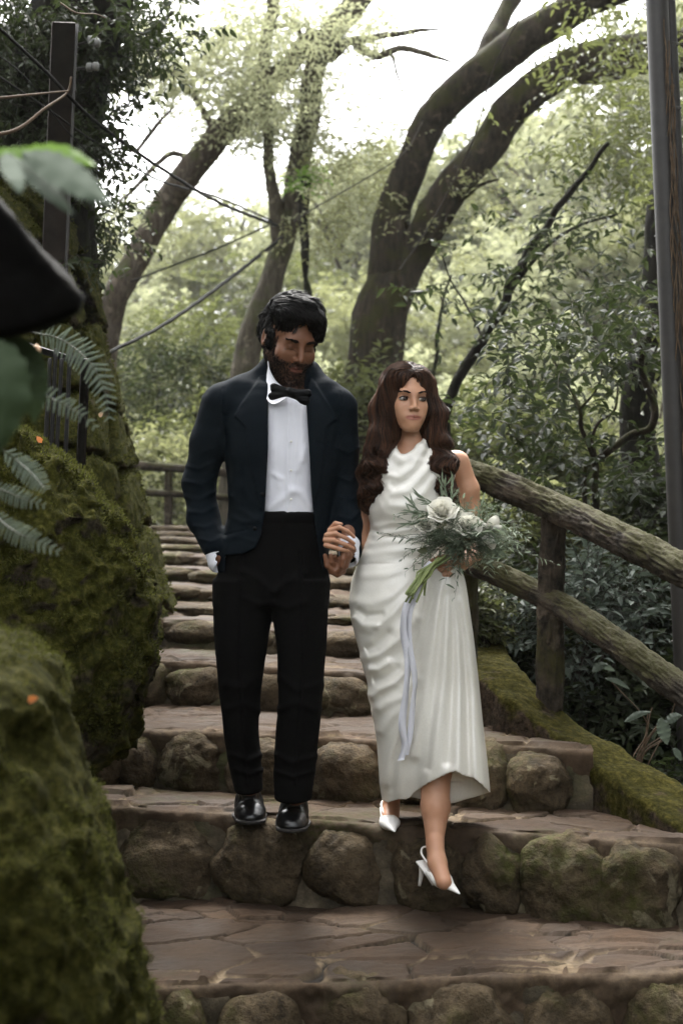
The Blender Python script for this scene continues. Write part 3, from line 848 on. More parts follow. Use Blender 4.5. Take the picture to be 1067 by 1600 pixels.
def branchlets(mbl, mbt, O, Dr, L, nleaf, ll, lw, seed, droop=.25, detail=False, tw=.0022, vbase=.5, spread=.9):
    """leafy twigs: origins O (n,3), directions Dr, length L; nleaf leaves alternate along each"""
    r = np.random.RandomState(seed); n = len(O); L = np.broadcast_to(np.asarray(L, float), (n,)) * r.uniform(.7, 1.3, n)
    Dr = nrm(Dr); t = np.linspace(0, 1, 6)
    bend = r.normal(size=(n, 3)) * .25; bend[:, 2] -= droop
    path = O[:, None] + Dr[:, None] * (L[:, None] * t)[..., None] + bend[:, None] * (L[:, None] * t ** 2 * .6)[..., None]
    if mbt is not None: strands(mbt, path, tw * np.linspace(1, .35, 6), 3)
    k = np.arange(nleaf); tt = np.clip((k + .8) / nleaf + r.normal(size=(n, nleaf)) * .02, .05, 1)
    idx = tt * 5; i = np.clip(idx.astype(int), 0, 4); f = (idx - i)[..., None]
    ar = np.arange(n)[:, None]
    pos = path[ar, i] * (1 - f) + path[ar, i + 1] * f; tan = nrm(path[ar, i + 1] - path[ar, i])
    up = nrm(np.array([0, 0, 1.]) + r.normal(size=(n, 1, 3)) * .35 + 0 * tan)
    side = nrm(np.cross(tan, up)) * np.where(k % 2 == 0, 1, -1)[None, :, None]
    d = nrm(tan * .55 + side * spread + r.normal(size=(n, nleaf, 3)) * .22 + [0, 0, -droop * .5])
    nd = nrm(up + r.normal(size=(n, nleaf, 3)) * .45)
    ln = ll * r.uniform(.6, 1.2, (n, nleaf)); var = np.clip(vbase + r.normal(size=(n, 1)) * .22 + r.normal(size=(n, nleaf)) * .16, 0, 1)
    leaf_quads(mbl, pos.reshape(-1, 3), d.reshape(-1, 3), ln.ravel(), ln.ravel() * lw, nd.reshape(-1, 3), var.ravel(), detail=detail)
def limb_tube(mb, pts, rad, seed, sides=None, amp=.12, step=None, wig=.5):
    pts = np.array(pts, float); L = np.linalg.norm(np.diff(pts, axis=0), axis=1).sum(); rm = max(rad)
    step = step or max(.02, rm * .35); n = max(6, int(L / step)); path = spline(pts, n)
    r = np.interp(np.linspace(0, 1, n), np.linspace(0, 1, len(rad)), rad)
    w = np.stack([pn(path, 1.1 / max(rm, .04) * .25, seed), pn(path, 1.3 / max(rm, .04) * .25, seed + 1), 0 * r], 1)
    path = path + w * rm * wig
    sd = sides or int(np.clip(rm * 220, 6, 60))
    def rg(V, th):
        return r[:, None] * (amp * pn(V, .9 / max(rm, .02) * .5, seed + 4) + amp * .55 * fbm(V * [1, 1, .35], 14, 4, seed + 6) + amp * .3 * fbm(V, 30, 2, seed + 9))
    tube(mb, path, r, sd, True, ridge=rg)
def tree(name, limbs, bark, label, cat='tree', leaves=None, group=None, base=None, parts=None):
    """limbs: list of (points, radii); leaves: list of MB builders (leafmesh, material, twigmesh)"""
    b = base if base is not None else limbs[0][0][0]
    b = np.array(b, float); g = float(terrain_z(b[:1], b[1:2])[0]) - .15
    if b[2] > g:
        p1 = np.array(limbs[0][0][1], float); dd = (b - p1) * [1, 1, 0] / max(abs(b[2] - p1[2]), .1)
        limbs = [([b + dd * (b[2] - g) * .5 * [1, 1, 0] + [0, 0, g - b[2]]] + list(limbs[0][0]), [limbs[0][1][0] * 1.25] + list(limbs[0][1]))] + list(limbs[1:])
        b = limbs[0][0][0]
    t = thing(name, b, label, cat, group)
    mb = MB()
    limb_tube(mb, limbs[0][0], limbs[0][1], 3); obj('trunk', mb, M[bark], t)
    for i, (p_, r_) in enumerate(limbs[1:]):
        mb = MB(); limb_tube(mb, p_, r_, 7 + i); obj('limb', mb, M[bark], t)
    if leaves:
        for (ml, mat, mt) in leaves:
            o = obj('crown', ml, M[mat], t, smooth=False)
            if mt is not None and mt.n: obj('twigs', mt, M['twig'], t)
    return t
def region_pts(polys, n, seed, D):
    """random points inside pixel regions [(x0,y0,x1,y1,weight)] with depth range D"""
    r = np.random.RandomState(seed); w = np.array([p[4] for p in polys], float); w /= w.sum()
    k = r.choice(len(polys), n, p=w); a = np.array([p[:4] for p in polys], float)[k]
    u = r.beta(1.5, 1.5, (n, 2)); px = a[:, 0] + (a[:, 2] - a[:, 0]) * u[:, 0]; py = a[:, 1] + (a[:, 3] - a[:, 1]) * u[:, 1]
    d = r.uniform(D[0], D[1], n)
    cy = (800 - py) / F; t = d / (_cp - cy * _sp)
    return np.stack([(px - 533.5) / F * t, d, EZ + (_sp + cy * _cp) * t], 1)
def spray(regions, n, D, L, nleaf, ll, lw, seed, detail=False, droop=.25, vbase=.5, tw=.002, clump=0.0, clumps=0, hor=.6):
    """leafy twigs scattered (in clumps) through regions"""
    ml, mt = MB(), MB(); r = np.random.RandomState(seed + 99)
    if clumps:
        c = region_pts(regions, clumps, seed, D); k = r.randint(0, clumps, n); O = c[k] + r.normal(size=(n, 3)) * clump * [1, 1, .6]
        vb = vbase
    else: O = region_pts(regions, n, seed, D)
    dr = r.normal(size=(n, 3)) * [1, 1, hor]
    branchlets(ml, mt, O, dr, L, nleaf, ll, lw, seed, droop, detail, tw, vbase)
    return ml, mt

# ------------------------------------------------------------------ the individual trees
ZO = 0.0
Z = lambda pts: [P(a, b, d + ZO) for a, b, d in pts]
pr = lambda w, D: w / 2 * D / F       # pixel width -> radius
# big forked tree behind the couple
D_ = 14.5; ZO = 5.7
limbs = [(Z([(560, 760, 9.0), (572, 640, 8.9), (588, 560, 8.8), (602, 480, 8.8), (625, 420, 8.8), (632, 385, 8.8)]), [pr(105, D_), pr(90, D_), pr(82, D_), pr(82, D_), pr(84, D_), pr(60, D_)]),
         (Z([(602, 470, 8.8), (612, 380, 8.75), (620, 320, 8.7), (648, 245, 8.6), (682, 185, 8.5), (722, 140, 8.4), (775, 98, 8.3), (830, 55, 8.2), (890, 20, 8.1), (960, -10, 8.0), (1080, -60, 7.8)]),
          [pr(66, D_), pr(60, D_), pr(54, D_), pr(50, D_), pr(50, D_), pr(52, D_), pr(54, D_), pr(50, D_), pr(48, D_), pr(44, D_), pr(40, D_)]),
         (Z([(610, 480, 8.7), (640, 405, 8.7), (672, 350, 8.6), (710, 295, 8.5), (752, 240, 8.4), (797, 182, 8.3), (850, 130, 8.2), (915, 95, 8.1), (1000, 76, 8.0), (1080, 66, 7.9), (1200, 60, 7.8)]),
          [pr(50, D_), pr(56, D_), pr(56, D_), pr(54, D_), pr(54, D_), pr(54, D_), pr(54, D_), pr(50, D_), pr(48, D_), pr(44, D_), pr(40, D_)]),
         (Z([(752, 110, 8.35), (768, 60, 8.5), (790, 15, 8.7), (815, -30, 8.9)]), [pr(34, D_), pr(30, D_), pr(27, D_), pr(22, D_)]),
         (Z([(880, 125, 8.1), (935, 118, 8.0), (1000, 103, 7.9), (1080, 100, 7.8), (1150, 90, 7.7)]), [pr(14, D_), pr(26, D_), pr(24, D_), pr(22, D_), pr(18, D_)]),
         (Z([(700, 330, 8.5), (745, 292, 8.3), (778, 280, 8.0)]), [pr(10, D_), pr(7, D_), pr(4, D_)])]
ml, mt = spray([(860, 120, 1067, 250, 3), (880, 0, 1067, 90, 1.2), (960, 200, 1067, 330, 1.5), (850, 225, 960, 290, .8)], 330, (10.5, 13), .4, 9, .085, .36, 11, True, .35, .4, clumps=46, clump=.16)
ml2, mt2 = spray([(560, 160, 640, 330, .6), (660, 250, 800, 420, .6), (480, 200, 560, 420, 1)], 300, (13.5, 16), .4, 9, .08, .36, 12, False, .3, .75, clumps=40, clump=.16)
tree('forked_tree', limbs, 'bark_main', 'big mossy dark tree forking into two thick arching limbs behind the couple', leaves=[(ml, 'leaf_mid', mt), (ml2, 'leaf_light', mt2)])
# pale twin tree left of it
D_ = 15.6; ZO = 5.2
limbs = [(Z([(376, 660, 10.4), (385, 590, 10.4), (403, 500, 10.4), (422, 440, 10.4), (440, 380, 10.4), (452, 320, 10.4), (466, 260, 10.4), (484, 190, 10.3), (500, 115, 10.2), (522, 55, 10.1), (552, 5, 10), (590, -50, 9.9)]),
          [pr(w, D_) for w in (60, 50, 42, 40, 40, 36, 34, 34, 34, 34, 38, 34)]),
         (Z([(440, 372, 10.4), (430, 318, 10.3), (424, 260, 10.3), (420, 200, 10.2), (413, 120, 10.2), (420, 50, 10.1), (424, -30, 10)]), [pr(w, D_) for w in (30, 20, 17, 17, 20, 20, 18)]),
         (Z([(515, 88, 10.2), (545, 66, 10.1), (590, 58, 10), (640, 50, 10), (688, 46, 9.9)]), [pr(w, D_) for w in (22, 14, 10, 7, 4)]),
         (Z([(555, 68, 10.1), (590, 88, 10), (625, 76, 9.9), (660, 82, 9.8), (708, 98, 9.8)]), [pr(w, D_) for w in (16, 12, 10, 9, 3)]),
         (Z([(495, 130, 10.2), (480, 80, 10.2), (462, 40, 10.1), (448, 22, 10.1)]), [pr(w, D_) for w in (12, 9, 9, 5)]),
         (Z([(462, 40, 10.1), (430, 42, 10), (404, 62, 9.9), (380, 92, 9.8)]), [pr(w, D_) for w in (8, 7, 5, 3)]),
         (Z([(612, 84, 10), (622, 120, 9.9), (636, 175, 9.8)]), [pr(w, D_) for w in (5, 4, 2)])]
ml, mt = spray([(300, 0, 620, 90, 2.2), (340, 60, 560, 190, 1.6), (480, 150, 560, 330, .8), (150, 0, 330, 60, .5), (360, 110, 440, 200, .8)], 1050, (13.5, 17), .42, 9, .08, .36, 13, False, .3, .55, clumps=120, clump=.2)
tree('slender_tree', limbs, 'bark_pale', 'pale slender tree with two upright stems rising just behind the head of the man', leaves=[(ml, 'leaf_pale', mt)])
# leaning tree on the left
D_ = 16; ZO = 3.0
limbs = [(Z([(168, 640, 13.2), (163, 560, 13.2), (170, 500, 13.1), (190, 445, 13), (222, 385, 13), (256, 325, 13), (292, 278, 12.9), (330, 235, 12.8), (368, 190, 12.7), (402, 150, 12.6), (440, 110, 12.5), (490, 50, 12.4)]),
          [pr(w, D_) for w in (26, 34, 42, 46, 44, 42, 42, 42, 40, 40, 32, 26)]),
         (Z([(308, 252, 12.9), (270, 240, 12.8), (240, 262, 12.7), (210, 295, 12.6), (182, 318, 12.5)]), [pr(w, D_) for w in (10, 9, 8, 7, 3)]),
         (Z([(215, 235, 12.6), (250, 190, 12.6), (272, 165, 12.6)]), [pr(w, D_) for w in (7, 7, 4)]),
         (Z([(340, 215, 12.8), (285, 120, 12.7), (240, 118, 12.6), (190, 100, 12.5), (150, 92, 12.4)]), [pr(w, D_) for w in (10, 12, 14, 12, 10)]),
         (Z([(235, 250, 12.7), (190, 232, 12.6), (140, 250, 12.6)]), [pr(w, D_) for w in (5, 5, 3)])]
ml, mt = spray([(160, 50, 420, 135, 2.4), (330, 90, 440, 230, 1.2), (190, 120, 330, 165, .5), (350, 200, 440, 330, .3), (150, 290, 230, 420, .25)], 950, (14.6, 17), .45, 9, .085, .36, 14, False, .25, .6, clumps=110, clump=.22)
tree('leaning_tree', limbs, 'bark_far', 'reddish brown tree leaning to the right at the left side, crossed by cables', leaves=[(ml, 'leaf_pale', mt)])
# ivy clad dark tree in the upper left corner
D_ = 7.6; ZO = 0.0
limbs = [(Z([(40, 420, 7.9), (45, 330, 7.9), (70, 220, 7.8), (92, 120, 7.8), (120, 20, 7.7), (150, -60, 7.6)]), [pr(w, D_) for w in (190, 190, 185, 165, 150, 140)]),
         (Z([(20, 160, 7.8), (-20, 80, 7.7), (-60, -20, 7.6)]), [pr(w, D_) for w in (70, 60, 50)]),
         (Z([(130, 75, 7.8), (175, 88, 8), (225, 70, 8.2), (270, 20, 8.4)]), [pr(w, D_) for w in (26, 16, 12, 8)])]
ml, mt = spray([(-20, 0, 165, 300, 5), (100, 0, 210, 120, 1.4), (100, 280, 160, 440, 1.3), (150, 0, 330, 70, .9), (0, 0, 120, 90, 1), (120, 360, 190, 440, .25)], 1300, (7.0, 8.2), .2, 9, .055, .42, 15, True, .6, .4, clumps=110, clump=.12)
tree('ivy_clad_tree', limbs, 'bark_dark', 'dark ivy clad tree trunk filling the upper left corner behind the metal post', leaves=[(ml, 'leaf_dark', mt)])
# broken snag
ZO = 5.4
t = thing('dead_snag', P(478, 900, 15), 'thin dead broken trunk standing upright just above the head of the man', 'dead tree')
mb = MB(); limb_tube(mb, Z([(478, 900, 9.6), (477, 640, 9.6), (479, 480, 9.6), (477, 400, 9.6), (474, 330, 9.6), (476, 278, 9.6)]), [pr(w, 15) for w in (18, 15, 13, 12, 13, 20)], 5, amp=.5); obj('trunk', mb, M['bark_dark'], t)
ml, mt = spray([(462, 262, 492, 300, 1)], 30, (14.8, 15.2), .2, 8, .08, .4, 16, False, .3, .8); obj('leaf_tuft', ml, M['leaf_bright'], t, smooth=False)
# thin diagonal tree on the right
D_ = 9.7; ZO = 1.9
limbs = [(Z([(692, 700, 8), (700, 625, 7.9), (722, 578, 7.9), (755, 530, 7.8), (785, 475, 7.8), (805, 430, 7.7), (838, 375, 7.7), (880, 315, 7.6), (918, 268, 7.5), (950, 222, 7.4)]), [pr(w, D_) for w in (22, 20, 17, 18, 17, 16, 15, 12, 10, 7)]),
         (Z([(782, 480, 7.8), (820, 425, 7.7), (860, 380, 7.6), (905, 352, 7.5), (965, 335, 7.4)]), [pr(w, D_) for w in (8, 7, 6, 5, 3)]),
         (Z([(755, 530, 7.8), (730, 480, 7.9), (705, 440, 8), (690, 400, 8)]), [pr(w, D_) for w in (5, 4, 3, 2)])]
ml, mt = spray([(820, 290, 1010, 400, 1.4), (700, 360, 860, 480, 1), (900, 330, 1020, 470, 1), (660, 400, 760, 560, .6), (740, 420, 930, 540, .9)], 110, (8.6, 10.4), .36, 8, .085, .4, 17, True, .35, .3, clumps=60, clump=.15)
tree('thin_leaning_tree', limbs, 'bark_dark', 'thin dark tree leaning up to the right above the head of the woman', leaves=[(ml, 'leaf_dark', mt)])
D_ = 15; ZO = 6.6
limbs = [(Z([(676, 640, 8.5), (680, 570, 8.5), (684, 520, 8.4), (692, 470, 8.4), (706, 430, 8.4)]), [pr(w, D_) for w in (9, 8, 7, 6, 4)])]
tree('thin_sapling', limbs, 'bark_dark', 'thin upright sapling stem between the two big limbs and the thin leaning tree')
# shrub-like tree behind the railing
D_ = 7.2; ZO = 0.0
limbs = [(Z([(935, 900, 7.2), (932, 830, 7.2), (930, 770, 7.2), (928, 722, 7.2), (922, 690, 7.2)]), [pr(w, D_) for w in (15, 14, 13, 12, 10)]),
         (Z([(930, 722, 7.2), (958, 700, 7.1), (988, 678, 7.1), (1015, 668, 7.1), (1022, 635, 7.1), (1004, 590, 7.1), (1003, 545, 7.0), (1030, 500, 7.0)]), [pr(w, D_) for w in (12, 12, 12, 12, 12, 11, 9, 6)]),
         (Z([(926, 712, 7.2), (908, 670, 7.2), (905, 640, 7.2), (880, 590, 7.3), (862, 560, 7.3)]), [pr(w, D_) for w in (8, 7, 6, 4, 3)]),
         (Z([(918, 800, 7.2), (912, 760, 7.2), (918, 712, 7.2)]), [pr(w, D_) for w in (8, 8, 7)]),
         (Z([(905, 640, 7.2), (930, 610, 7.1), (940, 570, 7.0), (925, 545, 7)]), [pr(w, D_) for w in (5, 4, 3, 2)]),
         (Z([(922, 690, 7.2), (935, 660, 7.2), (960, 640, 7.2), (965, 600, 7.1)]), [pr(w, D_) for w in (6, 5, 4, 3)])]
ml, mt = spray([(770, 520, 960, 640, 1.6), (740, 600, 900, 740, 1.8), (870, 480, 1000, 600, .5), (930, 440, 1030, 560, .7), (900, 560, 1020, 640, .5), (960, 690, 1060, 800, .7), (760, 700, 900, 790, .7)], 270, (6.5, 7.9), .26, 8, .07, .42, 18, True, .35, .35, clumps=120, clump=.13)
tree('twisted_tree', limbs, 'bark_main', 'small twisted tree with bent branches and dark leaves just behind the log railing', leaves=[(ml, 'leaf_dark', mt)])
limbs = [(Z([(1010, 1000, 9.3), (1008, 830, 9.3), (1000, 720, 9.3), (1012, 600, 9.2), (1020, 480, 9.2), (1040, 360, 9.2), (1075, 200, 9.2)]), [pr(w, 9.3) for w in (80, 72, 60, 56, 54, 50, 45)])]
ml, mt = spray([(960, 470, 1067, 600, 1), (1040, 120, 1100, 470, 1)], 100, (8.4, 9.4), .3, 8, .08, .4, 19, True, .35, .5, clumps=50, clump=.18)
tree('dark_trunk_tree', limbs, 'bark_dark', 'thick dark trunk at the right edge partly behind the metal pole', leaves=[(ml, 'leaf_mid', mt)])
limbs = [(Z([(890, 1180, 7.4), (905, 1100, 7.4), (925, 1000, 7.5), (930, 900, 7.6)]), [pr(w, 7.4) for w in (26, 24, 22, 18)])]
tree('young_tree', limbs, 'bark_far', 'short reddish trunk seen below the lower rail right of the post')

# ------------------------------------------------------------------ undergrowth: each bush a thing
def bush(cx, cy, r_, hgt, mat, label, seed, n=150, ll=.07, lw=.42, detail=True, nleaf=8, group=None, L=.24, cat='bush', vbase=.5, base_z=None):
    z0 = float(terrain_z(np.array([cx]), np.array([cy]))[0]) if base_z is None else base_z
    t = thing('bush', (cx, cy, z0), label, cat, group)
    r = np.random.RandomState(seed); ml, mt = MB(), MB()
    d = nrm(r.normal(size=(n, 3)) * [1, 1, .9] + [0, 0, .35]); rad = r.uniform(.35, 1, n) ** .5
    O = np.array([cx, cy, z0 + hgt * .5]) + d * rad[:, None] * [r_, r_, hgt * .5] * (1 + .35 * pn(d * 2, 1.3, seed))[:, None]
    branchlets(ml, mt, O, d + r.normal(size=(n, 3)) * .5, L, nleaf, ll, lw, seed, .2, detail, .0025, vbase)
    ns = 7; base = np.array([cx, cy, z0 - .05]) + r.normal(size=(ns, 3)) * [.06, .06, 0]
    tip = O[r.randint(0, n, ns)]; tt = np.linspace(0, 1, 8)[None, :, None]
    pth = base[:, None] * (1 - tt) + tip[:, None] * tt + np.sin(tt * 3.1) * r.normal(size=(ns, 1, 3)) * .06
    ms = MB(); strands(ms, pth, np.linspace(.012, .004, 8), 5); obj('stems', ms, M['twig'], t)
    obj('foliage', ml, M[mat], t, smooth=False); obj('twigs', mt, M['twig'], t)
    return t
def px_bush(px, py_base, py_top, D, wpx, *a, **k):
    b = P(px, py_base, D); h_ = (py_base - py_top) * D / F; return bush(b[0], D, wpx / 2 * D / F, h_, *a, base_z=float(b[2]), **k)
UG = [ # px, base, top, D, width, mat, label, leaf
    (800, 1060, 900, 6.9, 140, 'leaf_dark', 'dark glossy bush behind the lower rail just left of the middle post', .06),
    (925, 1060, 890, 6.4, 170, 'leaf_blue', 'grey green bush between the two rails right of the middle post', .055),
    (1030, 1000, 880, 6.8, 150, 'leaf_dark', 'dark bush between the rails beside the metal pole', .06),
    (960, 1180, 1040, 6.5, 180, 'leaf_dark', 'dark bush below the lower rail right of the middle post', .065),
    (1050, 1210, 1060, 6.2, 150, 'leaf_dark', 'dark bush below the lower rail at the right edge', .07),
    (790, 1140, 1030, 6.6, 130, 'leaf_dark', 'low dark bush left of the middle post just above the kerb', .055),
    (920, 1290, 1150, 6.2, 190, 'leaf_dark', 'low dark plant growing over the outer edge of the kerb', .06),
    (1060, 1370, 1220, 5.8, 170, 'leaf_dark', 'lowest dark plant at the right edge beyond the kerb', .06),
    (870, 900, 800, 7.6, 170, 'leaf_mid', 'green bush showing under the top rail right of the bouquet', .06),
    (980, 880, 770, 7.8, 150, 'leaf_dark', 'dark bush just above the top rail at the foot of the twisted tree', .07),
    (790, 870, 770, 8.2, 140, 'leaf_light', 'light green bush above the top rail right of the bouquet', .07),
    (745, 1010, 930, 6.4, 50, 'leaf_mid', 'small fern-like plant on the stones beside the skirt of the dress', .04),
    (1100, 1100, 900, 6.6, 150, 'leaf_dark', 'dark bush beyond the metal pole at the right border', .07)]
for i, (px, b_, t_, D, w, mt_, lb, ll) in enumerate(UG):
    px_bush(px, b_, t_, D, w, mt_, lb, 50 + i, n=int(120 + w * .9), ll=ll, L=.2 if w > 60 else .1)
# broader greens farther off, down the slope on the right and beyond the top of the steps on the left
BG = [(250, 860, 700, 16.5, 240, 'leaf_light', 'bright green bush behind the far railing'),
      (360, 860, 640, 17.5, 260, 'leaf_mid', 'tall green bush beyond the far railing, left of the man'),
      (240, 760, 540, 19, 260, 'leaf_dark', 'dark leafy shrub above the far railing by the masonry wall'),
      (300, 650, 500, 20, 240, 'leaf_mid', 'mid green shrub left of the shoulder of the man'),
      (560, 800, 600, 14, 200, 'leaf_mid', 'green shrub seen between the two people'),
      (540, 960, 790, 11.5, 120, 'leaf_dark', 'dark shrub low in the gap between the two people'),
      (720, 900, 700, 12, 200, 'leaf_light', 'yellow green shrub behind the shoulder of the woman'),
      (800, 1000, 850, 10, 220, 'leaf_light', 'yellow green shrub glimpsed between the rails'),
      (900, 1150, 980, 9.5, 260, 'leaf_mid', 'mid green shrub down the slope below the rails'),
      (780, 780, 670, 11, 240, 'leaf_mid', 'green shrub behind the twisted tree'),
      (900, 820, 700, 12, 240, 'leaf_light', 'light shrub behind the twisted tree, right half'),
      (1010, 960, 780, 10.5, 260, 'leaf_dark', 'dark shrub in shade under the dark trunk')]
for i, (px, b_, t_, D, w, mt_, lb) in enumerate(BG):
    px_bush(px, b_, t_, D, w, mt_, lb, 90 + i, n=420, ll=.11, L=.4, detail=False, nleaf=9, cat='shrub', vbase=.55)

# ------------------------------------------------------------------ forested hillside: trees as individuals
def crown_proto(seed, n=620, R_=2.6, mat='leaf_light'):
    r = np.random.RandomState(seed); ml = MB()
    nc = 34; c = nrm(r.normal(size=(nc, 3))) * r.uniform(.35, 1, (nc, 1)) ** .6 * [R_, R_, R_ * .8]
    k = r.randint(0, nc, n); O = c[k] + nrm(r.normal(size=(n, 3))) * r.uniform(.2, 1, (n, 1)) ** .4 * R_ * .34 * [1, 1, .7]
    branchlets(ml, None, O, O * [1, 1, .4] + r.normal(size=(n, 3)) * 1.2, .55, 11, .21, .5, seed, .3, False, 0, .5)
    return ml.mesh('crown', M[mat], False)
def trunk_proto(seed, R_=2.6):
    mb = MB(); r = np.random.RandomState(seed)
    limb_tube(mb, [(0, 0, -R_ * 1.9), (r.normal() * .1, 0, -R_), (r.normal() * .2, r.normal() * .2, 0), (r.normal() * .4, 0, R_ * .6)], [.17, .14, .10, .04], seed, sides=8, step=.3)
    for a in range(5):
        d = nrm(r.normal(size=3) * [1, 1, .3] + [0, 0, .5]); limb_tube(mb, [(0, 0, -R_ * .5 + a * .3), tuple(d * R_ * .5), tuple(d * R_ * .9)], [.07, .05, .02], seed + a, sides=5, step=.3)
    return mb.mesh('trunk', M['bark_far'])
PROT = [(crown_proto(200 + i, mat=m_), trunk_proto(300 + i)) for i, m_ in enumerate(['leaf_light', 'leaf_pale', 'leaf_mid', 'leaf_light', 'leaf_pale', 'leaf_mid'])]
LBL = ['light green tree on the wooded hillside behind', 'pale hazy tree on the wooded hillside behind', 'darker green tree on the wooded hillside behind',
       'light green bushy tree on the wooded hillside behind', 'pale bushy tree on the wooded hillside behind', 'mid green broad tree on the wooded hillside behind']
def far_tree(i, x, y, z, s):
    k = i % 6; cm, tm = PROT[k]
    t = thing('hillside_tree', (x, y, z - 1.9 * 2.6 * s), LBL[k], 'tree', 'trees covering the far hillside, kind ' + 'ABCDEF'[k])
    for nm, me in (('crown', cm), ('trunk', tm)):
        o = bpy.data.objects.new(nm, me); COL.objects.link(o); o.parent = t; o.location = (0, 0, 1.9 * 2.6 * s); o.scale = (s, s, s * (1 + .2 * math.sin(i * 7.1)))
        o.rotation_euler = (0, 0, i * 2.39)
r = np.random.RandomState(5); cnt = 0
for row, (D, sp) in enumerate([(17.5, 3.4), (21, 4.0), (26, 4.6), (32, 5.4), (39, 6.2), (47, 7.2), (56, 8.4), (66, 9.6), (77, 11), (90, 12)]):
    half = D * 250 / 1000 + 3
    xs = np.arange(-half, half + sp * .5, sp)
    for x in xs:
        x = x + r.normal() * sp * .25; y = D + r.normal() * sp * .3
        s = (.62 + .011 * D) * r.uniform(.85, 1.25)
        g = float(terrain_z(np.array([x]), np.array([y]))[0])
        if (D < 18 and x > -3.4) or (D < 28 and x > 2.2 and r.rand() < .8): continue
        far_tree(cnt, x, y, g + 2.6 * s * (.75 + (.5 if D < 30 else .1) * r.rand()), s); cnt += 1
for row, (D, sp) in enumerate([(34, 4.2), (43, 5.0), (53, 6.0), (64, 7.2), (78, 8.6)]):
    for x in np.arange(3.0, D * .25 + 5, sp):
        x = x + r.normal() * sp * .25; y = D + 3 + r.normal() * sp * .3; s = (.62 + .011 * D) * r.uniform(.85, 1.3)
        g = float(terrain_z(np.array([x]), np.array([y]))[0]); far_tree([1, 4, 1, 0, 4][cnt % 5] + 6 * cnt, x, y, g + 2.0 * s, s); cnt += 1  # mostly pale kinds, so the leaf colour carries the haze
print('far trees', cnt)

# unseen crowns overhead and behind the camera, added to darken the light and reflections
CLL = ['tree left of the steps overhanging them above the picture', 'tree right of the railing overhanging it above the picture', 'tree standing behind the photographer at the left', 'tree down the slope beside the photographer at the right', 'tree on the bank above the masonry wall', 'tree down the slope beyond the metal pole', 'tree standing behind the photographer at the right', 'low tree straight behind the photographer, left one', 'low tree straight behind the photographer, middle one', 'low tree straight behind the photographer, right one']
r = np.random.RandomState(21)
spots = [(-4.6, 2.2, 5.0, 1.0), (4.4, 3.4, 5.6, 1.0), (-6.5, -3, 3.0, 1.3), (6.4, .5, 2.2, 1.3), (-6.5, 4.2, 4.8, 1.2), (6.8, 4.5, 3.2, 1.2), (7, -5, 3.5, 1.4), (-2.6, -8, 2.0, 1.2), (1.5, -9, 2.0, 1.3), (4.4, -7.5, 1.8, 1.2)]
for i, (x, y, z, s) in enumerate(spots):
    k = [2, 5][i % 2]; cm, tm = PROT[k]
    g = float(terrain_z(np.array([x]), np.array([y]))[0])
    t = thing('shade_tree', (x, y, g), CLL[i], 'tree', 'trees shading the steps from behind and above the camera' if y < 0 else 'trees overhanging the steps out of view')
    o = bpy.data.objects.new('crown', cm); COL.objects.link(o); o.parent = t; o.location = (0, 0, z - g); o.scale = (s, s, s * .8); o.rotation_euler = (0, 0, i * 1.7)
    mbt = MB(); sx_ = 1 if x >= 0 else -1; bx = sx_ * max(abs(x), 3.2) - x if abs(x) < 3 and y > -3 else 0
    limb_tube(mbt, [(x + bx, y, g - .2), (x + bx, y, g + (z - g) * .5), (x, y, z)], [.16, .12, .05], i, sides=8, step=.2)
    obj('trunk', mbt, M['bark_dark'], t)
# ------------------------------------------------------------------ metal poles, cables, iron railing
t = thing('utility_pole', P(1062, 1300, 5.9), 'tall metal pole at the right edge with pipe and dry vines strapped to it', 'pole')
def tilt_pole(mb, x0, y0, x1, y1, D, w, sides=28): tube(mb, np.linspace(P(x0, y0, D), P(x1, y1, D), 40), w / 2 * D / F, sides)
mb = MB(); tilt_pole(mb, 1086, 1420, 1023, -60, 5.9, 35); obj('pole', mb, M['metal_dark'], t)
mb = MB(); tilt_pole(mb, 1114, 1420, 1043, -60, 5.96, 17, 16); obj('pipe', mb, M['metal_dark'], t)
for y in (72, 172, 366, 552, 705, 1000):
    x = 1023 + (y + 60) * (1086 - 1023) / 1480.
    mb = MB(); th = np.linspace(0, 2 * math.pi, 40); c = P(x + 6, y, 5.92); a = 25 * 5.9 / F
    tube(mb, np.stack([c[0] + a * np.cos(th), c[1] + .055 * np.sin(th), c[2] + .008 * np.sin(th + 1)], 1), .0022, 6, False); obj('steel_band', mb, M['metal_dark'], t)
r = np.random.RandomState(2); mb = MB(); pths = []
for i in range(11):
    y = np.linspace(-40, 1150, 70); x = 1023 + (y + 60) * (1086 - 1023) / 1480. + 14 + 5 * np.sin(y * .012 + i * 1.3) + 3 * np.sin(y * .045 + i * 2.1) + r.normal() * 2 + np.clip(y - 400, 0, 900) * .012 * (i % 4)
    m = (y > r.uniform(-40, 300)) & (y < r.uniform(600, 1150))
    pths.append(spline(np.array([P(a, b, 5.86 + .02 * math.sin(b * .03 + i)) for a, b in zip(x[m], y[m])]), 60))
strands(mb, np.stack(pths), .0028, 5); o = obj('vines', mb, M['vine'], t)
t = thing('metal_post', P(92, 430, 6.4), 'flat brown metal post with a thin conduit rising from the wall in the upper left', 'post')
def bar(mb, A, B, w, d_):
    A, B = np.array(A), np.array(B); c = (A + B) / 2; u = nrm(B - A); s = nrm(np.cross(u, [0, 1, 0])); v = np.cross(u, s)
    box(mb, c, (w / 2, d_ / 2, np.linalg.norm(B - A) / 2), np.stack([s, v, u]), .004)
mb = MB(); bar(mb, P(84, 470, 6.6), P(102, 38, 6.6), .112, .07); obj('post_body', mb, M['metal_brown'], t)
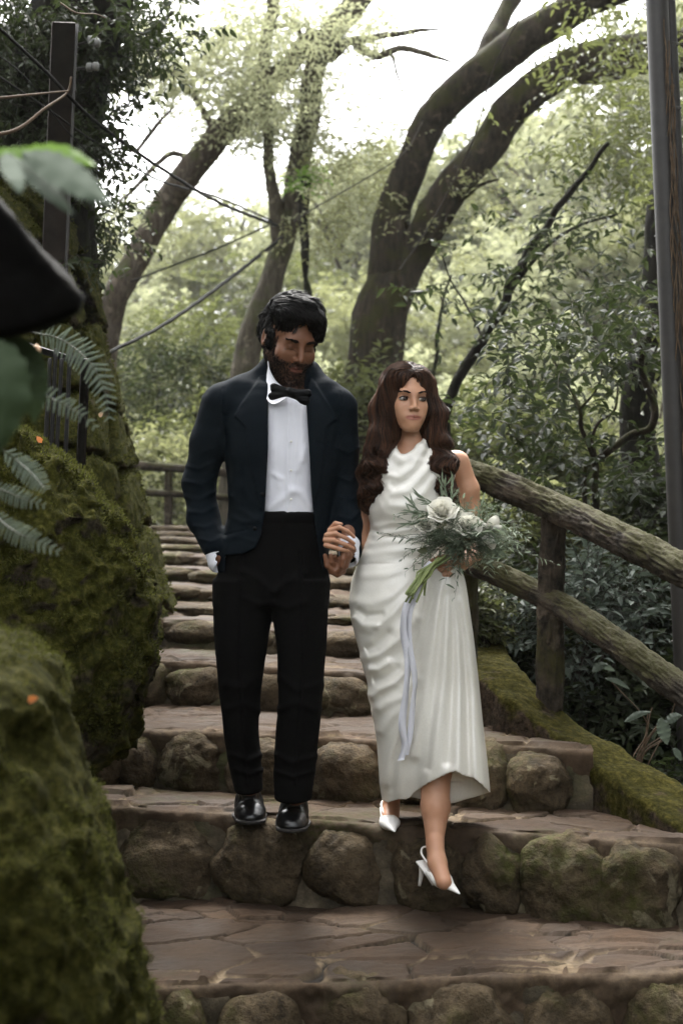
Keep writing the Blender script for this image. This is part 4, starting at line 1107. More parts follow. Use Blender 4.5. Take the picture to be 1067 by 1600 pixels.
mb = MB(); tube(mb, np.linspace(P(101, 470, 6.55), P(121, 38, 6.55), 20), .0065, 8); obj('conduit', mb, M['metal_dark'], t)
t = thing('insulator_bracket', P(146, 90, 7.0), 'small bracket of white porcelain insulators beside the brown post', 'insulators')
for (x, y) in ((140, 62), (150, 66), (138, 104), (148, 103)):
    mb = MB()
    for k in range(3): boulder(mb, P(x + k * 2.2, y + 1, 7.0), (.010, .022, .022), lod=3, rough=0, pw=2.2)
    obj('insulator', mb, M['white_ins'], t)
mb = MB(); tube(mb, [P(120, 70, 7.02), P(145, 64, 7.02), P(160, 66, 7.02)], .006, 6); tube(mb, [P(118, 108, 7.02), P(145, 104, 7.02), P(158, 102, 7.02)], .006, 6); obj('arm', mb, M['metal_dark'], t)
CB = [('overhead_cable', [(-60, -10, 5.6), (60, 100, 6.2), (150, 190, 6.8), (260, 268, 8.5), (350, 320, 11), (432, 352, 15.2)], 5.5, 'thick overhead cable running from the upper left corner to the slender tree'),
      ('overhead_cable', [(-60, 80, 5.6), (60, 160, 6.2), (150, 222, 7.0), (250, 282, 9), (340, 308, 12), (425, 345, 15.2)], 3.2, 'thinner cable just below the thick one, from the left edge to the slender tree'),
      ('overhead_cable', [(440, 372, 15.3), (350, 442, 12), (260, 505, 9.8), (172, 550, 8.3), (120, 575, 7.6)], 6, 'dark sagging cable from the slender tree down to the masonry wall'),
      ('overhead_cable', [(420, 352, 15.3), (340, 388, 14), (270, 415, 13.5), (205, 440, 13.2)], 3, 'faint cable between the slender tree and the leaning tree'),
      ('hanging_vine', [(815, 20, 10), (770, 110, 10.5), (742, 210, 11), (700, 300, 11.5), (660, 370, 12), (625, 420, 13)], 2.6, 'thin vine hanging across the two big limbs'),
      ('hanging_vine', [(660, 190, 12), (630, 240, 12), (570, 280, 12), (500, 320, 12.5), (460, 345, 13)], 2.0, 'thin vine slanting from the left limb towards the dead trunk'),
      ('overhead_cable', [(-40, 60, 5.2), (40, 120, 6), (110, 210, 6.5), (200, 290, 8)], 1.8, 'very thin dark wire across the ivy in the upper left')]
for nm, pts, w, lb in CB:
    pp = spline(PP(pts), 90); rad = w / 2 * pp[:, 1] / F
    mb = MB(); tube(mb, pp + np.stack([0 * rad, 0 * rad, .15 * rad * np.sin(np.arange(90))], 1), rad, 8); tag(obj(nm, mb, M['cable'] if 'cable' in nm else M['twig']), lb, 'cable' if 'cable' in nm else 'vine')
t = thing('bare_branch', P(-20, 200, 5.6), 'blurred thin brown bare branches crossing in front of the ivy at the upper left', 'branch')
mb = MB(); tube(mb, spline(PP([(-60, 215, 5.2), (20, 205, 5.3), (70, 170, 5.4), (105, 145, 5.5), (112, 120, 5.5)]), 40), np.linspace(.009, .004, 40), 7); obj('twig', mb, M['vine'], t)
mb = MB(); tube(mb, spline(PP([(-60, 160, 5.2), (30, 150, 5.3), (108, 142, 5.4)]), 40), np.linspace(.007, .003, 40), 7); obj('twig', mb, M['vine'], t)
mb = MB(); tube(mb, spline(PP([(95, 5, 5.3), (120, 20, 5.3), (150, 22, 5.4), (165, 28, 5.4)]), 30), np.linspace(.004, .002, 30), 6); obj('twig', mb, M['vine'], t)
t = thing('iron_railing', P(120, 760, 5.4), 'dark iron railing standing on top of the mossy boulder behind the ferns', 'railing')
mb = MB(); bar(mb, P(124, 790, 5.3), P(134, 560, 5.3), .032, .03); obj('post', mb, M['iron'], t)
for x, y0, y1 in ((101, 735, 548), (79, 710, 545), (70, 700, 560), (88, 700, 560)):
    mb = MB(); tube(mb, np.linspace(P(x, y0 + 25, 5.3), P(x + 9, y1, 5.3), 12), .008, 8); obj('bar', mb, M['iron'], t)
mb = MB(); bar(mb, P(40, 540, 5.32), P(136, 568, 5.32), .026, .02); obj('top_rail', mb, M['iron'], t)

# ------------------------------------------------------------------ dark slab at the left, close to the lens
SL = SDF(); DS = 1.75
def _slab(p, d):
    return d
pr_ = [(-260, 200), (0, 315), (60, 385), (112, 440), (128, 462), (122, 486), (80, 510), (20, 524), (-260, 540)]
SL.ell(P(-40, 430, DS + .15), (.6, .5, .6), None, 0)
def _sl2(p, d):
    x, y = PX(p); e = poly_sd(x, y, pr_) * DS / F
    yy = np.abs(p[..., 1] - (DS + .22)) - .20
    o = .012; a = np.maximum(e + o, 0); b = np.maximum(yy + o, 0)
    return np.sqrt(a * a + b * b) + np.minimum(np.maximum(e, yy) + o, 0) - o - .006 * pn(p, 14, 3) - .002 * pn(p, 50, 4)
SL.post.append(_sl2)
V, Q = SL.build(P(-200, 560, DS) * [1, 0, 1] + [0, DS - .02, 0], P(150, 180, DS) * [1, 0, 1] + [.1, DS + .46, .05], .006)
t = thing('stone_lantern_roof', P(-40, 530, DS + .2), 'black out of focus stone slab corner jutting in from the left edge', 'stone slab')  # taken for a plain slab, not part of a lantern
mb = MB(); mb.add(V, Q)
sS = NT('dark_wet_stone'); n1 = sS.noise(20, 5); sS.bsdf(sS.mix(sS.math('MULTIPLY', up_mask(sS, .2, .8), .6), sS.ramp(n1, [(.3, (.006, .005, .004)), (.7, (.016, .013, .010))]), (.05, .045, .02)), .95, sS.bump(n1, .5, .01), spec=.1); M['slab'] = sS.m  # near-black stone, olive on upward faces
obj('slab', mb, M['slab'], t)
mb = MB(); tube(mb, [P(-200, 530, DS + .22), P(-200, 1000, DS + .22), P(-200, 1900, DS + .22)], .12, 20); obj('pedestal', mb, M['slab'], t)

# ------------------------------------------------------------------ foreground leaves and ferns
def frond(name, pts, Lmax, seed, label, mat='leaf_fg', n=26, wid=.28, droop=(0, 0, -1.), serr=True, cat='fern'):
    path = spline(PP(pts), 80); t = thing(name, path[0], label, cat); r = np.random.RandomState(seed)
    mb = MB(); tube(mb, path, np.linspace(.0035, .001, 80) * (1 if Lmax > .06 else .6), 6); obj('stalk', mb, M['leaf_mid'], t)
    k = (np.linspace(.10, .99, n) * 79).astype(int); p = path[k]; tan = nrm(np.gradient(path, axis=0))[k]
    view = nrm(p - np.array([0, 0, EZ])); side = nrm(np.cross(tan, view))
    ml = MB(); f = np.sin(np.linspace(.22, 1, n) * math.pi * .93) ** .7 * 1.0
    for s_ in (-1, 1):
        d = nrm(side * s_ + tan * .45 + np.array(droop) * .25 + r.normal(size=(n, 3)) * .07); L = Lmax * f
        if serr:     # pinnae cut into small lobes
            m = 9
            for j in range(m):
                q = p + d * (L * j / m)[:, None]; l2 = L * .17 * (1 - .7 * j / m) + .001
                for s2 in (-1, 1):
                    dd = nrm(tan * s2 * .9 + d * .8); leaf_quads(ml, q, dd, l2, l2 * .7, -view + r.normal(size=(n, 3)) * .15, np.clip(.5 + r.normal(size=n) * .15, 0, 1), fold=.08)
            leaf_quads(ml, p, d, L, L * .14, -view, np.full(n, .5), fold=.1)
        else: leaf_quads(ml, p, d, L, L * wid, -view + r.normal(size=(n, 3)) * .25, np.clip(.5 + r.normal(size=n) * .2, 0, 1), detail=True)
    obj('leaflets', ml, M[mat], t, smooth=False); return t
frond('fern_frond', [(52, 520, 3.3), (95, 530, 3.2), (135, 560, 3.1), (160, 600, 3.05), (172, 655, 3.0)], .043, 1, 'grey green fern frond arching down in front of the masonry wall, below the black slab', n=22)
frond('fern_frond', [(25, 610, 2.9), (60, 615, 2.8), (100, 632, 2.75), (130, 650, 2.7), (150, 668, 2.7)], .028, 2, 'smaller grey green fern frond lying across the iron railing', n=18)
frond('fern_frond', [(0, 700, 2.8), (25, 718, 2.8), (50, 740, 2.75), (72, 765, 2.7)], .030, 3, 'fern tip hanging at the left edge over the big mossy boulder', n=16)
frond('fern_frond', [(-10, 760, 2.8), (20, 772, 2.75), (45, 782, 2.7), (70, 790, 2.7)], .024, 4, 'short fern tip just under the hanging one at the left edge', n=14)
frond('fern_frond', [(-15, 800, 2.6), (20, 828, 2.55), (55, 845, 2.5), (92, 862, 2.5)], .026, 5, 'lowest fern tip at the left edge above the nearest boulder', n=16)
def blade(ml, pts, w, seed=0, lobes=0):
    """one broad leaf along a spline: pixel points with depth, width in metres"""
    path = spline(PP(pts), 40); tan = nrm(np.gradient(path, axis=0)); view = nrm(path - np.array([0, 0, EZ])); s = nrm(np.cross(tan, view) + np.array([0, .35, 0]))
    t = np.linspace(0, 1, 40); ww = w * np.sin(np.clip(t * 1.02 + .02, 0, 1) * math.pi) ** .75 * (1 - .25 * t) * (1 + .10 * np.sin(t * 60 + seed)); u = np.linspace(-1, 1, 9)
    V = path[:, None] + s[:, None] * (ww[:, None] * u)[..., None] - view[:, None] * (.18 * w * (1 - np.abs(u)))[None, :, None] + view[:, None] * (.1 * w * np.sin(t * 30 + seed)[:, None] * np.abs(u))[..., None]
    ml.add(V.reshape(-1, 3), grid_faces(40, 9), v=.5)
M['leaf_lobed'] = m_leaf('lobed_leaf_green', (.04, .055, .038), (.075, .095, .07), .15, rough=.8, spec=.05)
t = thing('lobed_leaf', P(-20, 270, 1.75), 'big blurred lobed green leaf hanging over the black slab at the upper left', 'leaf')
ml = MB(); blade(ml, [(35, 240, 1.72), (80, 258, 1.66), (130, 290, 1.6), (178, 325, 1.55)], .028, 1); blade(ml, [(20, 245, 1.74), (60, 280, 1.68), (95, 315, 1.62), (122, 342, 1.6)], .016, 2); blade(ml, [(10, 238, 1.74), (18, 262, 1.7), (28, 285, 1.66), (32, 308, 1.64)], .019, 3); obj('lobe', ml, M['leaf_lobed'], t)
ml = MB(); blade(ml, [(-20, 238, 1.85), (40, 245, 1.8), (100, 240, 1.78), (158, 262, 1.75)], .017, 4); blade(ml, [(-20, 250, 1.85), (0, 240, 1.8), (28, 243, 1.8)], .014, 5); obj('lobe', ml, M['leaf_bright'], t, label='bright yellow green back lobe')
mb = MB(); tube(mb, spline(PP([(-120, 330, 1.9), (-40, 262, 1.82), (20, 243, 1.74)]), 20), .003, 6); obj('stalk', mb, M['leaf_mid'], t)
t = thing('broad_leaf_plant', P(-30, 560, 1.9), 'large blurred dark green leaves at the left edge under the black slab', 'plant')
M['leaf_fg_dark'] = m_leaf('leaf_fg_dark', (.02, .034, .014), (.045, .066, .032), .2, rough=.7, spec=.15)
for k, (pts, w) in enumerate((([(-30, 540, 1.75), (0, 560, 1.72), (12, 620, 1.7), (-5, 720, 1.7)], .034), ([(0, 520, 2.0), (30, 550, 2.0), (50, 600, 2.0), (55, 668, 2.0)], .030), ([(10, 530, 2.1), (40, 545, 2.1), (60, 580, 2.1), (66, 630, 2.1)], .018))):
    ml = MB(); blade(ml, pts, w, 6 + k); obj('leaf', ml, M['leaf_fg_dark'], t)
mb = MB(); tube(mb, spline(PP([(-200, 700, 2.1), (-80, 560, 2.0), (-10, 528, 1.95)]), 20), .004, 6); obj('stalk', mb, M['leaf_mid'], t)
M['orange'] = m_leaf('orange_leaf', (.30, .09, .025), (.42, .14, .04), .2); M['mushroom'] = m_plain('pale_fungus', (.55, .36, .22), .6)
for (x, y, D, L, a, lb, c_) in ((44, 1096, 2.36, .020, .4, 'small orange leaf stuck on the nearest mossy boulder', 'leaf'), (66, 692, 4.4, .026, 2.2, 'small orange leaf at the foot of the iron railing', 'leaf'),
                                (830, 1222, 5.2, .03, 1, 'pale pink dry leaf lying on the mossy kerb', 'leaf'), (156, 652, 6.2, .03, 1, 'pale fallen leaf caught on the masonry wall', 'leaf')):
    ml = MB(); c = P(x, y, D); leaf_quads(ml, c[None], nrm(np.array([[math.cos(a), -.3, math.sin(a)]])), L, L * .7, np.array([[0, -1., .4]]), np.array([.6]), detail=True)
    tag(obj('fallen_leaf', ml, M['orange'] if 'orange' in lb else M['mushroom']), lb, c_)
mb = MB(); boulder(mb, P(53, 548, 2.6), (.014, .012, .011), lod=4, rough=.15, pw=2.2); tag(obj('mushroom_cap', mb, M['mushroom']), 'pale orange out of focus mushroom cap between the slab and the fern', 'mushroom')
# plant with pale leaves at the right below the rail
t = thing('pale_leaf_plant', P(985, 1240, 5.3), 'thin stemmed plant with a few pale large leaves beyond the kerb at the right', 'plant')
ml, mt = MB(), MB()
for i, (a, b, w) in enumerate((((925, 1050, 5.2), (950, 1038, 5.2), .018), ((960, 1048, 5.2), (930, 1044, 5.2), .012), ((945, 1060, 5.2), (985, 1078, 5.2), .012), ((975, 1128, 5.2), (1018, 1112, 5.2), .014), ((1030, 1122, 5.2), (1042, 1165, 5.2), .030), ((1040, 1130, 5.2), (1066, 1118, 5.2), .020), ((1050, 1170, 5.2), (1064, 1190, 5.2), .015))):
    ml = MB(); m_ = [(a[0] + b[0]) / 2, (a[1] + b[1]) / 2 - 4, a[2]]; blade(ml, [a, m_, b], w, i); obj('leaf', ml, M['leaf_blue'], t)
pth = [spline(PP([(960, 1240, 5.35), (990, 1180, 5.3), (1010, 1130, 5.3), (950, 1060, 5.2)]), 20), spline(PP([(1000, 1260, 5.35), (1010, 1200, 5.3), (1040, 1140, 5.3), (1060, 1080, 5.2)]), 20)]
for k in range(9): pth.append(spline(PP([(985 + k * 2, 1235, 5.4), (1000 + 5 * math.sin(k), 1180, 5.4), (1010 + k * 5 + 8 * math.cos(k * 2), 1105 + 6 * k, 5.4)]), 20))
strands(mt, np.stack(pth), .0022, 5); obj('stems', mt, M['vine'], t)
# ------------------------------------------------------------------ people: materials
def m_skin(name, c, c2, lip, rough=.5):
    s = NT(name)
    n = s.noise(60, 4, .6); n2 = s.noise(14, 3)
    col = s.mix(s.ramp(n2, [(.3, 0.0), (.7, 1.0)]), c, c2)
    col = s.mix(s.attr('lip'), col, lip)
    col = s.mix(s.attr('dark'), col, tuple(x * .12 for x in c))
    return s.bsdf(col, rough, s.bump(n, .12, .002), spec=.4, sss=.12)
M['skin_f'] = m_skin('skin_woman', (.50, .285, .185), (.42, .225, .14), (.30, .115, .085), .42)
M['skin_m'] = m_skin('skin_man', (.36, .185, .11), (.30, .145, .08), (.22, .085, .06), .5)
M['skin_mh'] = M['skin_m']
def m_cloth(name, c, rough, sheen=0, scale=350, b=.3, sc=(1, 1, 1), amp=.3, spec=.2):
    s = NT(name); n = s.noise(scale, 2, .6, sc=sc); n2 = s.noise(9, 4)
    col = s.ramp(n, [(.3, tuple(x * (1 - amp) for x in c)), (.7, tuple(x * (1 + amp) for x in c))])
    col = s.mix(s.ramp(n2, [(.35, .0), (.65, .35)]), col, tuple(x * .7 for x in c))
    return s.bsdf(col, rough, s.bump(n, b, .0015), spec=spec, sheen=sheen)
M['velvet'] = m_cloth('navy_velvet', (.0075, .014, .021), .85, 0, 260, spec=.07)
M['wool'] = m_cloth('charcoal_wool', (.0125, .0118, .012), .95, 0, 500, .3, (1, 1, .25), spec=.03)
M['satin_black'] = m_cloth('black_satin', (.006, .006, .007), .6, 0, 300, .2, spec=.12)
M['shirt'] = m_cloth('white_cotton', (.80, .80, .86), .75, .1, 500, .15, amp=.03)
def m_satin():
    s = NT('ivory_satin'); n = s.noise(420, 2, .6, sc=(1, 1, .35)); n2 = s.noise(7, 3)
    col = s.ramp(n, [(.3, (.72, .69, .62)), (.7, (.80, .77, .70))])
    b = s.bump(n, .14, .001); b = s.bump(s.noise(30, 3, .5, sc=(1, 1, .5)), .12, .004, b)
    return s.bsdf(col, .27, b, spec=.8, coat=.25)
M['satin'] = m_satin()
M['ribbon'] = m_cloth('white_ribbon', (.74, .74, .80), .5, 0, 300, .1, amp=.03, spec=.3)
M['leather_b'] = m_plain('black_leather', (.012, .012, .013), .28, 60, .3, .15, spec=.6)
M['sole'] = m_plain('shoe_sole', (.03, .025, .022), .7, 60)
M['leather_w'] = m_plain('white_leather', (.78, .76, .72), .4, 60, .03, .08, spec=.5)
def m_hair(name, c0, c1, rough=.38):
    s = NT(name); v = s.attr('v'); c = s.ramp(v, [(0, c0), (.6, tuple((a + b) / 2 for a, b in zip(c0, c1))), (1, c1)])
    return s.bsdf(c, rough, spec=.18)
M['hair_m'] = m_hair('black_hair', (.004, .0035, .0035), (.020, .016, .015), .55)
M['hair_f'] = m_hair('brown_hair', (.012, .006, .004), (.13, .055, .026), .5)
M['brow'] = m_hair('brow_hair', (.006, .004, .003), (.02, .012, .009), .6)
def m_eye():
    s = NT('eye'); l = s.attr('iris'); c = s.ramp(l, [(.0, (.42, .38, .34)), (.45, (.42, .38, .34)), (.5, (.03, .016, .009)), (.8, (.03, .015, .008)), (.85, (.003, .003, .003))])
    return s.bsdf(c, .12, spec=.6)
M['eye'] = m_eye()
M['gold'] = m_plain('gold', (.75, .5, .2), .25, 30, .05, .05, metal=1)
M['pearl'] = m_plain('pearl', (.8, .78, .72), .2)

# ------------------------------------------------------------------ head model
def rot(yaw, pitch, roll=0):
    """columns: local x (image right), y (back of head), z (up); pitch > 0 looks down, yaw > 0 turns to image right"""
    cy, sy = math.cos(yaw), math.sin(yaw); cp, sp = math.cos(pitch), math.sin(pitch); cr, sr = math.cos(roll), math.sin(roll)
    Rz = np.array([[cy, -sy, 0], [sy, cy, 0], [0, 0, 1]]); Rx = np.array([[1, 0, 0], [0, cp, -sp], [0, sp, cp]]); Ry = np.array([[cr, 0, sr], [0, 1, 0], [-sr, 0, cr]])
    return Rz @ Rx @ Ry
class Frame:
    def __init__(s, c, R, sc=1.0): s.c = np.asarray(c, float); s.R = R; s.s = sc
    def w(s, p): return s.c + (np.asarray(p, float) * s.s) @ s.R.T
    def l(s, p): return ((p - s.c) @ s.R) / s.s
def head_prims(S, fr, male=True):
    k = fr.s; w = fr.w; RT = fr.R.T
    E = lambda c, r, kk=.02, op='u': S.ell(w(c), np.array(r) * k, RT, kk * k, op)
    C = lambda a, b, ra, rb, kk=.02, op='u': S.cap(w(a), w(b), ra * k, rb * k, kk * k, op)
    E((0, .012, .030), (.0745, .096, .088))
    E((0, -.024, -.028 if male else -.022), (.058 if male else .0535, .066, .082 if male else .078), .03)
    jw = .053 if male else .041
    for sx in (-1, 1):
        C((sx * jw, -.002, -.052), (sx * .018, -.068, -.099), .018, .015, .03)
        E((sx * (.040 if male else .037), -.066, -.030), (.024, .020, .024) if male else (.020, .017, .022), .028)
        if not male: E((sx * .026, -.066, -.060), (.022, .019, .028), .022)
    E((0, -.080 if male else -.079, -.098 if male else -.095), (.020 if male else .016, .017, .016), .022)
    C((-.033, -.080, .020), (.033, -.080, .020), .012, .012, .022)
    ew = .031 if male else .0325
    for sx in (-1, 1): E((sx * ew, -.105, .000), (.0185 if male else .021, .017, .0125), .016, 's')
    C((0, -.091 if male else -.088, .010), (0, -.112 if male else -.106, -.031), .0075 if male else .006, .0085 if not male else .011, .014 if male else .018)
    for sx in (-1, 1): E((sx * .0115, -.1, -.036), (.0075, .011, .007), .006)
    for sx in (-1, 1): E((sx * .006, -.107, -.0435), (.003, .005, .0025), .003, 's')
    # eyelids: a ball in each socket
    for sx in (-1, 1): E((sx * ew, -.0775, -.001), (.0135 if male else .0165, .0125, .0118), .004)
    # lips
    E((0, -.083, -.067), (.028, .013, .019), .018)
    lx = .022 if male else .026; C((-lx, -.0865, -.0648 if not male else -.0662), (0, -.0968, -.0632), .0024, .0044, .005); C((0, -.0968, -.0632), (lx, -.0865, -.0648 if not male else -.0662), .0044, .0024, .005)
    C((-.014, -.0910, -.0708), (.014, -.0910, -.0708), .0040, .0040, .005); E((0, -.0935, -.0716), (.011, .0055, .0048), .006)
    C((-.024, -.0985, -.0672), (.024, -.0985, -.0672), .0014, .0014, .004, 's') if False else C((-.024, -.0935, -.0672), (0, -.0975, -.0668), .0015, .0021, .003, 's'); C((0, -.0975, -.0668), (.024, -.0935, -.0672), .0021, .0015, .003, 's')
    # ears
    for sx in (-1, 1):
        E((sx * .077, .014, -.004), (.007, .018, .031), .008); E((sx * .082, .010, .0), (.004, .009, .016), .004, 's')
def head_colors(fr, V, male):
    l = fr.l(V); x, y, z = l[:, 0], l[:, 1], l[:, 2]
    front = sm(-.06, -.085, y)
    lip = sm(1.25, .8, np.sqrt((x / (.0225 if male else .0275)) ** 2 + ((z + .0672) / .0092) ** 2)) * front
    # lash lines, her liner and eyeshadow; his dark lids are painted socket shade
    dark = np.zeros(len(V))
    for sx in (-1, 1):
        ex = x - sx * (.031 if male else .0325)
        line = np.exp(-(((z + (.007 if male else -.0045) + 14 * ex ** 2) / .0019) ** 2)) * (np.abs(ex) < .0185) * (y < -.06)
        lidm = np.exp(-((ex / .0195) ** 2 + ((z - (.0 if male else .0065)) / .0062) ** 2)) * (y < -.06)
        dark = np.maximum(np.maximum(dark, line * .9), lidm * (.5 if male else .55))
    return lip, dark
def hair_flow(S, seeds, field, n=16, step=.012, off=.003, settle=2):
    """walk strands over the surface of S: seeds (N,3), field(p, i) -> direction"""
    p = seeds.copy(); out = [p.copy()]
    for i in range(n - 1):
        d = field(p, i); g = S.grad(p); d = nrm(d - g * (d * g).sum(-1, keepdims=True) * .9)
        p = p + d * step
        for _ in range(settle):
            e = S.ev(p); g = S.grad(p); p = p - g * (e - off)[..., None]
        out.append(p.copy())
    return np.stack(out, 1)
def surf_seeds(V, N, n, seed, mask):
    r = np.random.RandomState(seed); idx = np.nonzero(mask)[0]; idx = idx[r.randint(0, len(idx), n)]
    return V[idx] + r.normal(size=(n, 3)) * .001, N[idx]

def curl_hand(S, knuckles, tips_dirs, lens, rads, k=.004): pass

# ================================================================== THE MAN
man = thing('person', P(425, 1285, 4.85), 'bearded man in navy velvet jacket and black bow tie looking down at the steps', 'person')
DM = 4.85
pm = lambda x, y, d=0.0: P(x, y, DM + d)
px2 = lambda n, D=DM: n * D / F
FRM = Frame(pm(452, 531, -.01) , rot(math.radians(27), math.radians(24), math.radians(3)), 1.10)
SM = SDF(); head_prims(SM, FRM, True)
SM.cap(FRM.w((0, .02, -.05)), pm(452, 605, .03), .055, .060, .03)
# torso, arms and legs under the clothes
SM.cap(pm(452, 608, .03), pm(450, 640, .03), .058, .085, .04)
SM.cap(pm(368, 635, .03), pm(520, 640, .03), .05, .05, .05)
SM.loft([(pm(0, y)[2], pm((a + b) / 2, y)[0], DM + .02, px2((b - a) / 2), dd) for y, a, b, dd in ((625, 375, 520, .07), (700, 372, 518, .10), (800, 380, 505, .09), (880, 365, 500, .10), (930, 370, 495, .09))], .04)
SM.chain([pm(388, 920), pm(378, 1080, -.02), pm(390, 1225, .01)], [.075, .052, .04], .03)
SM.chain([pm(470, 920), pm(470, 1080, -.06), pm(462, 1240, -.09)], [.075, .052, .04], .03)
# his right arm into the pocket, his left arm to the joined hands
SM.chain([pm(342, 640, .03), pm(312, 760, .06), pm(342, 868, -.04)], [.048, .038, .026], .02)
SM.cap(pm(342, 868, -.02), pm(366, 905, .0), .024, .028, .02)
SM.chain([pm(528, 645, .02), pm(538, 770, .05), pm(546, 862, -.10)], [.048, .038, .026], .02)
def digit(S, pts, r, k=.003): S.chain(pts, r, k)
hd = -.15
SM.cap(pm(546, 860, -.11), pm(538, 882, hd + .01), .022, .019, .012, flat=((1, 0, 0), .8))      # palm
SM.cap(pm(543, 868, hd), pm(530, 889, hd), .017, .015, .01)
digit(SM, [pm(537, 862, hd - .012), pm(536, 874, hd - .024), pm(534, 886, hd - .022)], [.0095, .0090, .0080])        # thumb laid down the palm
digit(SM, [pm(532, 889, hd + .0), pm(521, 893, hd - .006), pm(511, 884, hd - .016), pm(508, 868, hd - .018)], [.0105, .0095, .0090, .0075])
digit(SM, [pm(531, 880, hd + .01), pm(523, 886, hd - .001), pm(518, 878, hd - .016), pm(517, 868, hd - .02)], [.010, .0095, .0085, .0075])
digit(SM, [pm(536, 893, hd + .01), pm(527, 898, hd + .004), pm(517, 893, hd - .006), pm(513, 880, hd - .012)], [.010, .0092, .0085, .0072])
digit(SM, [pm(533, 872, hd + .02), pm(526, 878, hd + .008), pm(523, 870, hd - .008)], [.0095, .0088, .0075])
lo = np.minimum(pm(270, 1300, -.3), pm(270, 440, -.3)) - .02
V, Q = SM.build((pm(280, 0)[0], DM - .28, pm(0, 1265)[2]), (pm(585, 0)[0], DM + .3, pm(0, 448)[2]), .0036)
lip, dark = head_colors(FRM, V, True)
hl = FRM.l(V)
near_head = (np.abs(hl) < .16).all(1)
NB = mesh_normals(V, Q)
# beard and moustache: short hairs rooted on the jaw
x_, y_, z_ = hl[:, 0], hl[:, 1], hl[:, 2]
jaw = sm(-.018, -.05, z_ + .35 * np.clip(-.055 - y_, 0, .05) - .0) * (y_ < .02) * (z_ > -.15)
jaw = jaw * (1 - sm(1.25, .85, np.sqrt((x_ / .021) ** 2 + ((z_ + .0672) / .0085) ** 2)))
sideb = (np.abs(x_) > .055) * (y_ < .0) * (y_ > -.05) * sm(.03, .0, z_)
mous = np.exp(-((z_ + .0525) / .0055) ** 2) * (np.abs(x_) < .027) * (y_ < -.07)
cheek_clear = (np.abs(x_) < .05) * (z_ > -.045) * (y_ < -.05)
bm_ = np.maximum(np.maximum(jaw * (1 - cheek_clear), sideb), mous) * near_head
stub = np.where(near_head, np.maximum(dark * .8, .60 * sm(.1, .9, bm_)), 0)
mb = MB(); mb.add(V, Q, lip=np.where(near_head, lip, 0), dark=stub); body = obj('body', mb, M['skin_m'], man)
rr = np.random.RandomState(1)
sel = np.nonzero(bm_ > rr.rand(len(bm_)) * .9 + .05)[0]
sel = sel[rr.randint(0, len(sel), 8000)]
p0 = V[sel] + rr.normal(size=(len(sel), 3)) * .0012; n0 = NB[sel]
dn = nrm(n0 * .55 + (FRM.R @ np.array([0, -.15, -1.])) * 1.0 + rr.normal(size=p0.shape) * .35)
Lh = rr.uniform(.004, .008, len(sel))[:, None, None]
tt = np.linspace(0, 1, 4)[None, :, None]
pth = p0[:, None] + dn[:, None] * Lh * tt - n0[:, None] * Lh * tt ** 2 * .35
mb = MB(); strands(mb, pth, np.array([.0007, .0007, .0006, .0003]) * 1.3, 3, var=rr.rand(len(sel))); obj('beard', mb, M['brow'], man)
# eyebrows
def brows(fr, V, N, parent, zc, n=700, seed=2, thick=.0042, slope=.10, arch=.004, rad=.0007):
    l = fr.l(V); r = np.random.RandomState(seed); near = (np.abs(l) < .15).all(1) & (l[:, 1] < -.05)
    mb = MB()
    for sx in (-1, 1):
        u = (np.abs(l[:, 0]) - .013) / .034
        zc_ = zc + arch * np.sin(np.clip(u, 0, 1) * 2.4) 
        m = near & (l[:, 0] * sx > 0) & (u > 0) & (u < 1) & (np.abs(l[:, 2] - zc_) < thick * (1.15 - .6 * u))
        idx = np.nonzero(m)[0]
        if len(idx) < 3: continue
        idx = idx[r.randint(0, len(idx), n)]
        d = nrm((fr.R @ np.array([sx, .15, .18])) + r.normal(size=(n, 3)) * .15)
        t = np.linspace(0, 1, 4)[None, :, None]
        p = V[idx] + N[idx] * .0008 + r.normal(size=(n, 3)) * .0007
        strands(mb, p[:, None] + d[:, None] * .007 * t + N[idx][:, None] * .0012 * np.sin(t * 3.1), rad, 3, var=r.rand(n))
    obj('eyebrows', mb, M['brow'], parent)
brows(FRM, V, NB, man, .0180, 330, 2, .0030, rad=.0006)
# hair: combed volume with strands over it
HM = SDF(); kf = FRM.s
Eh = lambda c, r, kk=.02, op='u': HM.ell(FRM.w(c), np.array(r) * kf, FRM.R.T, kk * kf, op)
Eh((-.001, .026, .045), (.078, .098, .080)); Eh((-.012, -.010, .104), (.066, .070, .036), .03); Eh((.022, -.052, .100), (.046, .040, .030), .022); Eh((.040, -.070, .080), (.026, .030, .026), .018); Eh((.055, -.076, .050), (.011, .016, .026), .012)
Eh((-.048, -.040, .090), (.030, .036, .026), .022); Eh((-.004, -.030, .126), (.034, .038, .016), .02)
Eh((0, .075, .0), (.062, .045, .062), .03)
for sx in (-1, 1): HM.cap(FRM.w((sx * .073, -.022, .02)), FRM.w((sx * .070, -.018, -.022)), .012 * kf, .007 * kf, .012)
